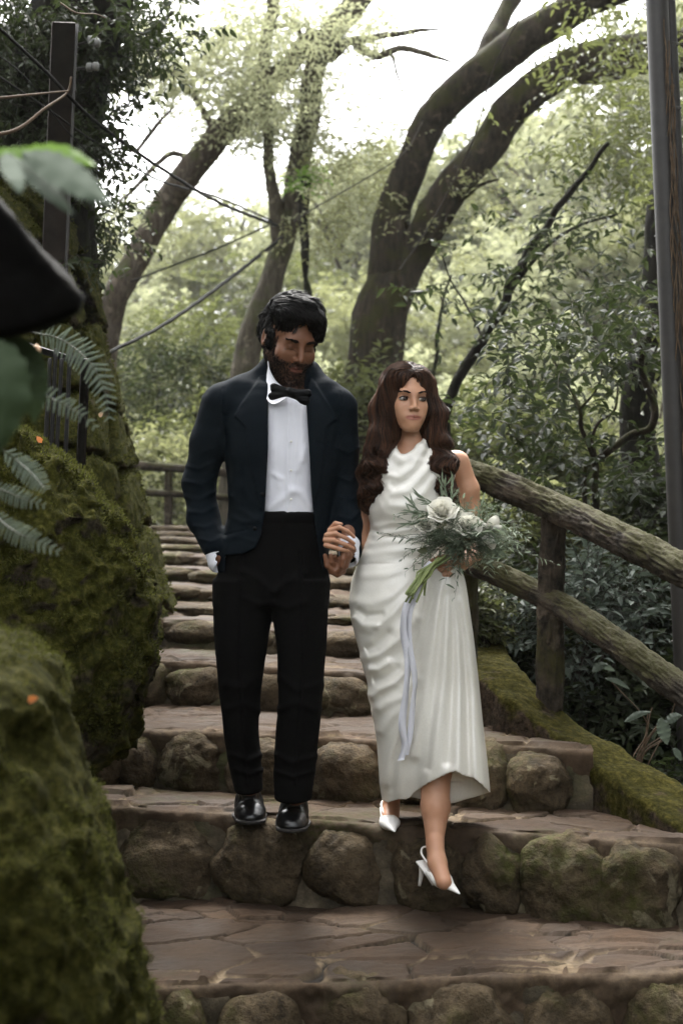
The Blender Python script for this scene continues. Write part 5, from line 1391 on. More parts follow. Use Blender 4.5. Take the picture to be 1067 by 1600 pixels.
# cut the face out of the hair
Eh((-.006, -.135, -.006), (.064, .080, .080), .010, 's'); Eh((0, -.05, -.10), (.10, .09, .075), .015, 's')
def _hq(p):
    l = FRM.l(p); return np.stack([(l[..., 0] * .75 - l[..., 1] * .65) * .28 + l[..., 2] * .2, l[..., 0] * .65 + l[..., 1] * .75, l[..., 2] * .8], -1)
HM.post.append(lambda p, d: d - np.where(np.abs(d) < .08, .010 * pn(_hq(p), 40, 5) + .004 * pn(_hq(p), 95, 6), 0))
VH, QH = HM.build(FRM.c - .2, FRM.c + .2, .004); NH = mesh_normals(VH, QH)
mb = MB(); mb.add(VH, QH, v=.15); hairm = obj('hair', mb, M['hair_m'], man)
lh = FRM.l(VH)
top = lh[:, 2] > -.07
sd_, sn_ = surf_seeds(VH, NH, 5200, 3, top)
def fieldm(p, i):
    l = FRM.l(p)
    fwd = sm(.06, .12, l[:, 2])[:, None]                       # on top: sweep over to image right and forward
    a = np.stack([.8 + 0 * l[:, 0], -.65 + 0 * l[:, 0], .15 - 1.5 * (l[:, 0] > .025) - .5 * (l[:, 1] < -.06)], 1)
    b = np.stack([0 * l[:, 0] + .1 * np.sign(l[:, 0]), .35 + 0 * l[:, 0], -1 + 0 * l[:, 0]], 1)
    d = a * fwd + b * (1 - fwd) + .8 * np.stack([pn(l, 30, 3), pn(l, 30, 4), pn(l, 30, 5)], 1)
    return nrm(d) @ FRM.R.T
pth = hair_flow(HM, sd_, fieldm, 10, .0075, .0025, 1)
rr = np.random.RandomState(4); pth = pth + (NB[:1] * 0)
lift = np.linspace(0, 1, 10) ** 1.5 * .011; pth = pth + HM.grad(pth[:, 5])[:, None] * lift[None, :, None] * (rr.rand(len(pth), 1, 1) ** 2) * (.4 + 1.6 * np.clip(pn(pth[:, 5] * 1.0, 45, 3) + .4, 0, 1))[:, None, None]
mb = MB(); strands(mb, pth, np.array([.0012, .0014, .0015, .0015, .0015, .0014, .0013, .0011, .0008, .0003]), 3, var=rr.rand(len(pth)) ** 1.5)
obj('strands', mb, M['hair_m'], hairm)

# shirt
SS = SDF()
SS.loft([(pm(0, y)[2], pm((a + b) / 2, y)[0], DM + .01, px2((b - a) / 2), dd) for y, a, b, dd in ((612, 405, 500, .075), (640, 388, 512, .115), (700, 384, 512, .128), (780, 388, 508, .122), (812, 388, 506, .118), (850, 390, 505, .11))], .02)
SS.post.append(lambda p, d: _shirt(p, d))
def _shirt(p, d):
    m = np.abs(d) < .05
    x, y = PX(p); f = (p[..., 1] < DM)
    r = 0
    for poly, a, w in ((((452, 630), (450, 700), (449, 800)), .0035, 2.2), (((470, 640), (474, 720)), .003, 4), (((430, 640), (428, 720), (436, 760)), .002, 5),
                       (((420, 795), (440, 780), (455, 770)), .005, 6), (((486, 790), (470, 770), (456, 765)), .005, 6), (((425, 740), (440, 748)), .003, 4), (((478, 700), (465, 735)), .003, 5)):
        e, t = seg_dist(x, y, poly); r = r + a * np.exp(-(e / w) ** 2)
    strip = .0015 * (sm(10, 8, np.abs(x - 455)))
    return d - np.where(m & f, r + strip + .002 * pn(p, 12, 3), 0)
VS, QS = SS.build((pm(375, 0)[0], DM - .2, pm(0, 860)[2]), (pm(525, 0)[0], DM + .2, pm(0, 600)[2]), .0045)
mb = MB(); mb.add(VS, QS); shirt = obj('shirt', mb, M['shirt'], man)
# collar: wrapped band leaning on the neck
mb = MB()
cpts = [(-1, P(416, 560, DM + .03)), (0, P(418, 585, DM - .045)), (1, P(424, 606, DM - .085)), (2, P(436, 618, DM - .11)), (3, P(450, 622, DM - .125))]
top_ = spline(np.array([P(424, 548, DM + .03), P(420, 556, DM - .02), P(421, 575, DM - .055), P(432, 596, DM - .09), P(450, 611, DM - .115)]), 24)
bot_ = spline(np.array([P(412, 590, DM + .03), P(414, 605, DM - .03), P(417, 622, DM - .085), P(428, 632, DM - .125), P(446, 624, DM - .14)]), 24)
def sheet(mb, A, B, n=8, thick=.003, bulge=.006):
    t = np.linspace(0, 1, n)[None, :, None]; V = A[:, None] * (1 - t) + B[:, None] * t
    nn = nrm(np.cross(np.gradient(V, axis=0), np.gradient(V, axis=1))); V = V + nn * bulge * np.sin(t * math.pi)
    m = len(A); f = grid_faces(m, n); a = V.reshape(-1, 3); b = (V - nn * thick).reshape(-1, 3)
    rim = np.concatenate([np.arange(n), np.arange(1, m) * n + n - 1, (m - 1) * n + np.arange(n - 2, -1, -1), np.arange(m - 2, 0, -1) * n])
    r2 = np.roll(rim, -1); o = len(a)
    mb.add(np.vstack([a, b]), np.vstack([f, f[:, ::-1] + o, np.stack([rim, r2, r2 + o, rim + o], 1)]))
sheet(mb, top_, bot_)
top2 = spline(np.array([P(488, 578, DM + .02), P(487, 592, DM - .05), P(478, 604, DM - .09), P(458, 611, DM - .118)]), 20)
bot2 = spline(np.array([P(500, 600, DM + .02), P(494, 614, DM - .07), P(482, 622, DM - .12), P(462, 624, DM - .142)]), 20)
obj('collar', mb, M['shirt'], shirt)
for y in (690, 735, 780): 
    mb = MB(); boulder(mb, P(455, y, DM - .128), (.004, .0022, .004), lod=3, rough=0, pw=2); obj('button', mb, M['pearl'], shirt)
# bow tie
BT = SDF(); Db = DM - .155
for sx, (xa, ya), (xb, yb) in ((-1, (424, 602), (422, 622)), (1, (484, 612), (481, 630))):
    BT.cap(P(453, 612, Db), P(xa + 4 * -sx, ya + 3, Db + .004), .008, .014, .012, flat=((0, 1, 0), .7)); BT.cap(P(453, 614, Db), P(xb + 4 * -sx, yb - 3, Db + .004), .008, .014, .012, flat=((0, 1, 0), .7))
BT.ell(P(453, 613, Db - .004), (.014, .013, .015), None, .004)
BT.post.append(lambda p, d: d - np.where(np.abs(d) < .03, .0022 * pn(p * [.3, 1, 2.2], 60, 2), 0))
Vb, Qb = BT.build(P(410, 640, Db - .05), P(498, 590, Db + .06), .0025); mb = MB(); mb.add(Vb, Qb); obj('bow_tie', mb, M['satin_black'], man)

# jacket
JK = SDF()
JK.loft([(pm(0, y)[2], pm((a + b) / 2, y)[0], DM + .015, px2((b - a) / 2), dd) for y, a, b, dd in
         ((604, 372, 512, .075), (625, 350, 535, .105), (660, 346, 540, .135), (710, 350, 538, .15), (760, 356, 528, .148), (800, 357, 520, .145), (835, 348, 516, .15), (862, 340, 514, .155), (880, 338, 512, .157), (896, 338, 512, .157))], .03, endr=.012)
JK.cap(pm(424, 588, .035), pm(352, 624, .02), .045, .058, .05); JK.cap(pm(484, 596, .035), pm(527, 628, .01), .045, .052, .05)
JK.cap(pm(430, 578, .05), pm(478, 582, .05), .058, .05, .04)
sl = [pm(344, 634, .02), pm(327, 690, .03), pm(311, 755, .05), pm(318, 810, .03), pm(336, 855, -.035)]
JK.chain(sl, [.066, .062, .055, .052, .042], .025)
sr = [pm(531, 640, .01), pm(532, 700, .03), pm(536, 765, .045), pm(542, 820, -.01), pm(546, 862, -.07)]
JK.chain(sr, [.062, .060, .054, .050, .043], .022)
JK.cap(pm(452, 545, .02), pm(452, 606, .012), .058, .058, .006, 's')
OPEN = [(404, 560), (419, 590), (419, 625), (419, 700), (416, 760), (414, 800), (408, 836), (398, 860), (380, 880), (366, 920), (508, 920), (506, 905), (500, 870), (494, 835), (490, 805), (486, 760), (483, 700), (480, 650), (478, 618), (486, 590), (492, 560)]
LAP_L = [(412, 566), (421, 590), (421, 700), (418, 762), (408, 800), (392, 730), (384, 668), (366, 650), (376, 632), (402, 596)]
LAP_R = [(484, 585), (478, 620), (482, 700), (488, 790), (500, 760), (508, 700), (510, 668), (526, 655), (514, 632), (494, 600)]
def _jacket(p, d):
    near = np.abs(d) < .12
    x, y = PX(p); front = p[..., 1] < DM - .02
    r = .003 * pn(p, 9, 3) + .002 * pn(p, 24, 4)
    S_ = [  # wrinkles: polyline, height, width
        (((330, 700), (310, 712), (296, 706)), .006, 5), (((334, 722), (312, 734), (290, 728)), .007, 5), (((338, 742), (315, 758), (289, 752)), .008, 5), (((336, 768), (314, 780), (290, 776)), .008, 5),
        (((338, 790), (318, 802), (296, 800)), .007, 5), (((342, 815), (322, 824), (304, 822)), .006, 5), (((346, 838), (330, 846), (312, 842)), .005, 4), (((350, 655), (338, 690), (330, 730)), .005, 8),
        (((560, 700), (545, 708), (528, 700)), .005, 5), (((562, 740), (546, 752), (526, 742)), .007, 6), (((562, 772), (548, 780), (528, 776)), .007, 5), (((562, 800), (548, 812), (530, 806)), .007, 5), (((562, 830), (550, 838), (534, 836)), .005, 4),
        (((352, 760), (372, 792), (400, 812)), .006, 8), (((352, 800), (378, 816), (406, 816)), .005, 7), (((350, 842), (370, 838), (398, 846)), .004, 5), (((372, 700), (380, 760), (404, 808)), .004, 7), (((512, 800), (505, 850), (506, 890)), .006, 5), (((350, 650), (356, 700), (362, 770)), -.006, 5), (((528, 660), (520, 720), (518, 790)), -.006, 5)]
    for poly, a, w in S_:
        e, t = seg_dist(x, y, poly); r = r + a * .85 * np.exp(-(e / (w * .7)) ** 2) * (.55 + .9 * pn(np.stack([x * .03, y * .05, 0 * x], -1), 1.0, 3))
    d = d - np.where(near, r, 0)
    sw = .7
    ll = sm(sw, -sw, poly_sd(x, y, LAP_L)) + sm(sw, -sw, poly_sd(x, y, LAP_R))
    d = d - np.where(near & front, .0055 * ll, 0)
    for sp_ in ([(349, 606), (346, 640), (352, 690)], [(531, 612), (535, 640), (529, 680)], [(376, 700), (380, 760), (384, 825)], [(496, 690), (506, 696), (516, 692)]):
        e, t = seg_dist(x, y, sp_); d = d + np.where(near & front, .0028 * np.exp(-(e / 1.3) ** 2), 0)
    # pocket flap line and front quarter
    e, t = seg_dist(x, y, [(352, 836), (386, 828)]); d = d + np.where(near & front, .003 * np.exp(-(e / 1.4) ** 2), 0)
    cut = poly_sd(x, y, OPEN) * DM / F
    d = np.where(front, np.maximum(d, -cut), d)
    # sloping hem at the left, hem at the right
    z_h = np.interp(x, [330, 350, 380, 410, 480, 500, 512, 520], [866, 868, 866, 850, 880, 905, 902, 880])
    body_ = (x > 352) & (x < 519)
    d = np.where(body_ & front, np.maximum(d, (y - z_h) * DM / F), d)
    return d
JK.post.append(_jacket)
VJ, QJ = JK.build((pm(270, 0)[0], DM - .25, pm(0, 915)[2]), (pm(590, 0)[0], DM + .3, pm(0, 545)[2]), .0042)
mb = MB(); mb.add(VJ, QJ); jk = obj('jacket', mb, M['velvet'], man)
for (bx, by) in ((410, 772), (398, 826)):
    b_ = MB(); boulder(b_, P(bx, by, DM - .145), (.007, .004, .007), lod=3, rough=0, pw=2); obj('button', b_, M['satin_black'], jk)
# cuffs
CF = SDF(); CF.cap(pm(336, 858, -.035), pm(341, 880, -.045), .037, .034, .004); CF.cap(pm(342, 870, -.045), pm(352, 900, -.06), .0295, .029, .002, 's')
Vc, Qc = CF.build(P(310, 905, DM - .12), P(372, 835, DM + .05), .0035); mb = MB(); mb.add(Vc, Qc); obj('cuff', mb, M['shirt'], man)
CF = SDF(); CF.cap(pm(545, 852, -.075), pm(545, 872, -.10), .038, .034, .004); CF.cap(pm(544, 864, -.10), pm(541, 895, -.13), .029, .029, .002, 's')
Vc, Qc = CF.build(P(515, 900, DM - .17), P(575, 835, DM + .02), .0035); mb = MB(); mb.add(Vc, Qc); obj('cuff', mb, M['shirt'], man)

# trousers
TR = SDF()
rows = lambda tab: [(pm(0, y)[2], pm((a + b) / 2, y)[0], DM + dc, px2((b - a) / 2), dd) for y, a, b, dc, dd in tab]
TR.loft(rows([(800, 386, 508, .01, .122), (830, 362, 510, .01, .128), (870, 346, 513, .01, .135), (920, 335, 514, .0, .13), (945, 336, 514, 0, .11)]), .03, endr=.01)
TR.loft(rows([(905, 333, 430, 0, .12), (960, 334, 426, -.01, .112), (1020, 338, 417, -.03, .10), (1080, 344, 408, -.035, .092), (1140, 350, 405, -.02, .085), (1190, 356, 408, -.005, .082), (1222, 364, 411, 0, .085), (1236, 368, 411, 0, .088)]), .02, endr=.008)
TR.loft(rows([(905, 424, 514, -.02, .12), (960, 428, 513, -.04, .112), (1020, 435, 509, -.07, .10), (1080, 437, 505, -.09, .092), (1140, 433, 499, -.10, .085), (1190, 430, 494, -.105, .082), (1225, 431, 490, -.11, .085), (1240, 432, 488, -.11, .088)]), .02, endr=.008)
def _tr(p, d):
    near = np.abs(d) < .1; x, y = PX(p); r = .0025 * pn(p, 10, 7) + .0012 * pn(p, 30, 8)
    for poly, a, w in ((((376, 860), (372, 1000), (378, 1100), (386, 1225)), .004, 2), (((470, 860), (474, 1000), (470, 1100), (462, 1225)), .004, 2),
                       (((426, 925), (405, 905), (380, 892)), .006, 6), (((430, 925), (452, 905), (478, 895)), .006, 6), (((428, 940), (408, 945), (385, 935)), .005, 6), (((430, 945), (450, 950), (478, 940)), .005, 6),
                       (((400, 1060), (380, 1075), (352, 1070)), .005, 7), (((440, 1060), (465, 1078), (500, 1070)), .005, 7), (((405, 1110), (385, 1100), (356, 1108)), .004, 6), (((438, 1108), (462, 1098), (496, 1110)), .004, 6),
                       (((408, 1180), (390, 1188), (362, 1180)), .006, 5), (((410, 1203), (392, 1210), (368, 1202)), .006, 4), (((434, 1180), (456, 1192), (492, 1182)), .006, 5), (((434, 1206), (458, 1214), (488, 1206)), .006, 4),
                       (((443, 815), (442, 880), (432, 930)), .003, 2)):
        e, t = seg_dist(x, y, poly); r = r + 1.7 * a * np.exp(-(e / w) ** 2)
    band = np.where(y < 816, .003, 0)
    return d - np.where(near, r + band, 0)
TR.post.append(_tr)
VT, QT = TR.build((pm(325, 0)[0], DM - .25, pm(0, 1248)[2]), (pm(525, 0)[0], DM + .2, pm(0, 794)[2]), .0045)
mb = MB(); mb.add(VT, QT); obj('trousers', mb, M['wool'], man)
# shoes
def dress_shoe(ankle, heel, toe, w, zs, parent):
    S = SDF(); ankle, heel, toe = map(np.asarray, (ankle, heel, toe)); d = nrm(toe - heel); sd = np.array([d[1], -d[0], 0])
    u = np.array([0, 0, 1.]); Lf = np.linalg.norm(toe - heel)
    S.cap(heel + d * .03 + u * .035, ankle, .036, .040, .03)
    S.cap(heel + d * .04 + u * .035, heel + d * Lf * .45 + u * .045, .038, .040, .03)
    S.cap(heel + d * Lf * .45 + u * .036, heel + d * (Lf * .72) + u * .025, .046, .049, .03, flat=(u, .75))
    S.cap(heel + d * Lf * .72 + u * .025, heel + d * (Lf - .042) + u * .017, .049, .041, .02, flat=(u, .62))
    base = heel[2]
    def post(p, dd):
        r = .0022 * np.exp(-(((p - heel) @ d - Lf * .60) / .006) ** 2) + .002 * np.exp(-(((p - heel) @ d - Lf * .66) / .005) ** 2) + .0012 * pn(p, 40, 3)
        dd = dd - np.where(np.abs(dd) < .03, r * (p[..., 2] > base + .03), 0)
        return np.maximum(dd, base + .010 - p[..., 2])
    S.post.append(post)
    lo_ = np.minimum(np.minimum(heel, toe), ankle) - .07; hi_ = np.maximum(np.maximum(heel, toe), ankle) + .07
    V, Q = S.build(lo_, hi_, .0035); mb = MB(); mb.add(V, Q); sh = obj('shoe', mb, M['leather_b'], parent)
    T = SDF(); T.cap(heel + d * .038 + u * .006, heel + d * Lf * .5 + u * .006, .040, .038, .02, flat=(u, .5)); T.cap(heel + d * Lf * .5 + u * .006, heel + d * (Lf - .040) + u * .006, .051, .045, .02, flat=(u, .5))
    T.post.append(lambda p, dd: np.maximum(np.maximum(dd - .004, p[..., 2] - base - .012), base - p[..., 2]))
    V, Q = T.build(lo_, hi_, .0035); mb = MB(); mb.add(V, Q); obj('sole', mb, M['sole'], sh)
zf = float(P(455, 1290, 4.80)[2]) + .004
def on_floor(px, D, z): p = P(px, 1290, D); p[2] = z; return p
dress_shoe(pm(389, 1222, .02), on_floor(387, 5.06, zf), on_floor(393, 4.80, zf), 0, zf, man)
dress_shoe(pm(462, 1232, -.09), on_floor(461, 4.93, zf), on_floor(455, 4.66, zf), 0, zf, man)

# ================================================================== THE WOMAN
woman = thing('person', P(640, 1300, 4.8), 'woman with long wavy brown hair in white satin dress and heels stepping down', 'person')
DW = 4.86
pw_ = lambda x, y, d=0.0: P(x, y, DW + d)
FRW = Frame(pw_(634, 624, -.02), rot(math.radians(15), math.radians(3), math.radians(1)), .97)
SW = SDF(); head_prims(SW, FRW, False)
SW.cap(FRW.w((0, .02, -.05)), pw_(641, 705, .02), .048, .050, .028)
SW.cap(pw_(641, 702, .02), pw_(640, 735, .02), .05, .075, .04)
SW.cap(pw_(600, 722, .03), pw_(708, 722, .02), .034, .036, .05)
SW.loft([(pw_(0, y)[2], pw_((a + b) / 2, y)[0], DW + .02, px2((b - a) / 2, DW), dd) for y, a, b, dd in ((705, 602, 700, .05), (740, 596, 704, .085), (775, 592, 692, .10), (820, 594, 680, .08), (860, 585, 690, .08), (920, 565, 700, .10), (960, 565, 700, .09))], .03)
# her left arm (image right): shoulder, elbow, hand on the bouquet
SW.chain([pw_(716, 722, .02), pw_(731, 765, .03), pw_(741, 830, .06), pw_(742, 862, .03), pw_(722, 882, -.10)], [.038, .036, .031, .029, .021], .02)
# her right arm passes behind his arm; the hand lies over his forearm
SW.chain([pw_(592, 724, .04), pw_(574, 800, .10), pw_(562, 850, .04)], [.036, .031, .028], .02)
SW.chain([pw_(562, 850, .04), pw_(535, 850, -.03), pw_(516, 842, -.13)], [.027, .022, .018], .012)
hw = -.185
SW.cap(pw_(512, 842, -.15), pw_(520, 838, hw + .016), .016, .020, .012)
fing = [[(515, 829), (530, 824), (543, 830), (553, 839)], [(510, 836), (525, 834), (541, 841), (553, 849)], [(508, 844), (522, 844), (540, 851), (552, 857)], [(509, 852), (521, 855), (534, 859), (544, 861)]]
for i, f_ in enumerate(fing):
    SW.chain([pw_(*f_[0], hw + .006), pw_(*f_[1], hw - .006), pw_(*f_[2], hw - .002), pw_(*f_[3], hw + .010)], [.0088, .0080, .0072, .0058], .0022)
SW.chain([pw_(516, 828, -.15), pw_(524, 818, -.165), pw_(533, 819, -.17)], [.010, .008, .0065], .004)
# bouquet hand
hb = -.20
SW.cap(pw_(724, 880, hb + .06), pw_(716, 882, hb + .02), .020, .024, .012); SW.cap(pw_(716, 876, hb + .02), pw_(709, 892, hb + .02), .019, .018, .01)
for i, f_ in enumerate([[(716, 868), (700, 868), (684, 872), (672, 877)], [(716, 877), (700, 880), (686, 883), (678, 884)], [(715, 886), (700, 890), (690, 891), (684, 889)], [(713, 893), (703, 898), (694, 898), (689, 896)]]):
    SW.chain([pw_(*f_[0], hb), pw_(*f_[1], hb - .022), pw_(*f_[2], hb - .022), pw_(*f_[3], hb - .008)], [.0092, .0085, .0076, .0062], .0022)
SW.chain([pw_(722, 866, hb + .03), pw_(712, 858, hb + .0), pw_(700, 857, hb - .01)], [.011, .009, .0075], .005)
# legs: standing right leg, left leg reaching down to the landing
SW.chain([pw_(622, 950, .03), pw_(618, 1090, .04), pw_(613, 1180, .07), pw_(611, 1262, .06)], [.07, .05, .044, .026], .02)
SW.chain([pw_(655, 950, .0), pw_(674, 1090, -.11), P(680, 1200, DW - .17), P(680, 1262, DW - .21), P(679, 1325, DW - .26)], [.078, .056, .052, .045, .026], .02)
# feet
SW.chain([pw_(611, 1258, .06), pw_(610, 1272, .03), pw_(609, 1287, -.06)], [.028, .028, .022], .012)
SW.ell(P(676, 1340, DW - .245), (.020, .03, .030), None, .02)
SW.chain([P(680, 1318, DW - .27), P(683, 1348, DW - .31), P(693, 1378, DW - .37)], [.027, .029, .025], .015)
V, Q = SW.build((pw_(495, 0)[0], DW - .46, P(0, 1400, DW - .4)[2]), (pw_(765, 0)[0], DW + .25, pw_(0, 560)[2]), .0036)
NW = mesh_normals(V, Q)
lip, dark = head_colors(FRW, V, False); hl = FRW.l(V); nh = (np.abs(hl) < .15).all(1)
mb = MB(); mb.add(V, Q, lip=np.where(nh, lip, 0), dark=np.where(nh, dark * .55, 0)); obj('body', mb, M['skin_f'], woman)
brows(FRW, V, NW, woman, .0178, 230, 5, .0019, arch=.0055, rad=.0005)
for sx in (-1, 1):     # eyes set between the lids
    D3, Fc = ICO4; c = FRW.w((sx * .0325, -.0790, -.0028)); g = nrm(FRW.R @ np.array([.22, -1, .03]))
    rr_ = np.array([.0168, .0136, .0092]); Vv = (D3 * rr_ * FRW.s) @ FRW.R.T + c
    gaze = FRW.w((sx * .0325 + .0030, -.0790 - .0130, -.0015))
    dd = np.linalg.norm(Vv - gaze, axis=1); ir = np.clip(1 - dd / .0195, 0, 1)
    mb = MB(); mb.add(Vv, None, Fc, iris=ir); obj('eye', mb, M['eye'], woman)
    u = np.linspace(-1, 1, 15); lash = FRW.w(np.stack([sx * .0325 + u * .0180, -.0925 + .0090 * u ** 2, .0058 - .0062 * u ** 2], 1))
    mb = MB(); tube(mb, lash, .0013 + .0004 * (sx * u > 0), 6); obj('eyelashes', mb, M['brow'], woman)
mb = MB(); boulder(mb, FRW.w((-.078, .0, -.035)), (.004, .004, .004), lod=3, rough=0, pw=2); obj('earring', mb, M['pearl'], woman)
mb = MB(); th = np.linspace(0, 2 * math.pi, 25); c = (pw_(700, 889, hb - .022)); mb_path = np.stack([c[0] + 0 * th, c[1] + .0098 * np.cos(th), c[2] + .0098 * np.sin(th)], 1); tube(mb, mb_path, .0014, 6, False); obj('ring', mb, M['gold'], woman)

# ---- hair
HW = SDF(); kf = FRW.s
Ew = lambda c, r, kk=.02, op='u': HW.ell(FRW.w(c), np.array(r) * kf, FRW.R.T, kk * kf, op)
Ew((0, .022, .044), (.086, .104, .088)); Ew((-.056, .0, -.03), (.025, .058, .095), .03); Ew((.055, .0, -.03), (.026, .058, .09), .03); Ew((0, .085, -.06), (.07, .045, .12), .03)
Ew((-.038, -.050, .072), (.036, .034, .038), .03); Ew((.040, -.050, .072), (.034, .034, .038), .03)
Ew((0, -.130, -.012), (.054, .092, .106), .008, 's'); Ew((0, -.116, .052), (.022, .044, .040), .012, 's'); Ew((0, -.05, -.115), (.052, .075, .05), .015, 's')
HW.chain([pw_(603, 630, .0), pw_(596, 680, -.035), pw_(589, 725, -.05), pw_(581, 765, -.045), pw_(574, 796, -.03)], [.030, .034, .040, .032, .012], .03)
HW.chain([pw_(668, 600, .0), pw_(676, 650, -.01), pw_(683, 690, -.03), pw_(689, 725, -.068), pw_(697, 758, -.075), pw_(704, 778, -.07)], [.024, .026, .027, .027, .022, .008], .03)
HW.cap(pw_(640, 700, .12), pw_(640, 780, .14), .08, .05, .04)
HW.post.append(lambda p, d: d - np.where(np.abs(d) < .08, .006 * pn(p * [1, 1, .5], 26, 15) + .003 * pn(p * [1, 1, .4], 60, 16) + .009 * np.sin(p[..., 2] * 70 + 4 * pn(p, 7, 3)) * sm(1.60, 1.48, p[..., 2]), 0))
VH, QH = HW.build((pw_(540, 0)[0], DW - .2, pw_(0, 815)[2]), (pw_(735, 0)[0], DW + .25, pw_(0, 556)[2]), .0045); NH = mesh_normals(VH, QH)
mb = MB(); mb.add(VH, QH, v=.12); hair = obj('hair', mb, M['hair_f'], woman)
lw = FRW.l(VH)
sd_, sn_ = surf_seeds(VH, NH, 3600, 9, (lw[:, 2] > -.04)); s2_, _n = surf_seeds(VH, NH, 3400, 10, (lw[:, 2] <= -.04) & (VH[:, 1] < DW + .08)); sd_ = np.vstack([sd_, s2_])
n_ = 26
def fieldw(p, i):
    l = FRW.l(p)
    side = np.sign(l[:, 0] - .004)
    topm = sm(.07, .11, l[:, 2])[:, None]
    a = np.stack([side, .25 + 0 * side, -.15 + 0 * side], 1) @ FRW.R.T
    ph = 3 * pn(np.stack([p[:, 0] * 9, p[:, 1] * 9, 0 * side], 1), 1, 5)
    wv = np.sin(p[:, 2] * 66 + ph * 2.5) * sm(1.62, 1.50, p[:, 2])
    b = np.stack([.05 * side + 1.15 * wv, -.1 + 0 * side, -1 + 0 * side], 1)
    return nrm(a * topm + b * (1 - topm) + .12 * np.stack([pn(p, 30, 3), pn(p, 30, 4), 0 * side], 1))
pth = hair_flow(HW, sd_, fieldw, n_, .0135, .003, 1)
r_ = np.random.RandomState(6)
g = HW.grad(pth[:, n_ // 2]); lift = np.linspace(0, 1, n_) ** 2
pth = pth + g[:, None] * lift[None, :, None] * (r_.uniform(0, 1, (len(pth), 1, 1)) ** 2) * .015
bot = pth[:, :, 2] < pw_(0, 806)[2]; 
rad = np.interp(np.linspace(0, 1, n_), [0, .1, .75, 1], [.0009, .0016, .0014, .0003]) * np.ones((len(pth), 1))
low_ = sd_[:, 2] < pw_(0, 700)[2]
keep = np.ones(len(pth), bool)
stray = r_.rand(len(pth)) < .16
pth[stray] += (np.stack([pn(pth[stray] * 8, 1, 7), 0 * pth[stray][..., 0], .4 * pn(pth[stray] * 8, 1, 8)], -1) * .03 + 0)
mb = MB(); strands(mb, pth, rad, 3, var=np.clip(r_.rand(len(pth)) ** 1.4, 0, 1)); obj('strands', mb, M['hair_f'], hair)

# ---- dress: a sheet lofted round the body, folds modelled in it
DR = SDF()
prow = lambda tab: [(pw_(0, y)[2], pw_((a + b) / 2, y)[0], DW + dc, px2((b - a) / 2, DW), dd) for y, a, b, dc, dd in tab]
DR.loft(prow([(722, 604, 690, .0, .085), (745, 590, 694, .0, .105), (775, 577, 696, .0, .122), (800, 572, 693, .0, .12), (822, 580, 690, .01, .105), (840, 574, 694, .01, .108), (862, 565, 700, .01, .118), (905, 549, 708, .0, .135), (940, 545, 712, -.01, .14),
              (975, 551, 708, -.02, .14), (1020, 561, 700, -.03, .135), (1060, 572, 698, -.05, .135), (1100, 578, 702, -.06, .14), (1150, 588, 712, -.06, .15), (1200, 591, 716, -.05, .155), (1238, 596, 712, -.03, .15), (1275, 600, 706, -.03, .15)]), .02, endr=.004)
# the gathered part falling from the bouquet hand
DR.loft([(P(0, y, DW - .10)[2], P((a + b) / 2, y, DW - .10)[0], DW + dc, px2((b - a) / 2, DW - .1), dd) for y, a, b, dc, dd in
         ((884, 672, 716, -.19, .03), (905, 664, 724, -.17, .055), (950, 652, 730, -.15, .085), (1000, 645, 738, -.13, .11), (1060, 640, 745, -.12, .125), (1120, 640, 751, -.13, .14), (1180, 646, 758, -.14, .155), (1225, 652, 763, -.14, .165), (1275, 656, 765, -.13, .165))], .035, endr=.004)
# neck straps / cowl
DR.chain([pw_(607, 735, -.045), pw_(611, 712, -.040), pw_(614, 692, -.01), pw_(618, 680, .03)], [.030, .024, .014, .010], .02)
DR.chain([pw_(682, 738, -.045), pw_(680, 712, -.040), pw_(669, 692, -.015), pw_(660, 680, .03)], [.030, .026, .018, .010], .02)
DR.chain([pw_(613, 690, -.03), pw_(619, 712, -.065), pw_(628, 719, -.078), pw_(642, 714, -.078), pw_(656, 700, -.062), pw_(666, 688, -.03)], [.010, .012, .013, .013, .014, .012], .014)
DR.cap(pw_(606, 740, -.03), pw_(686, 740, -.03), .055, .055, .04)
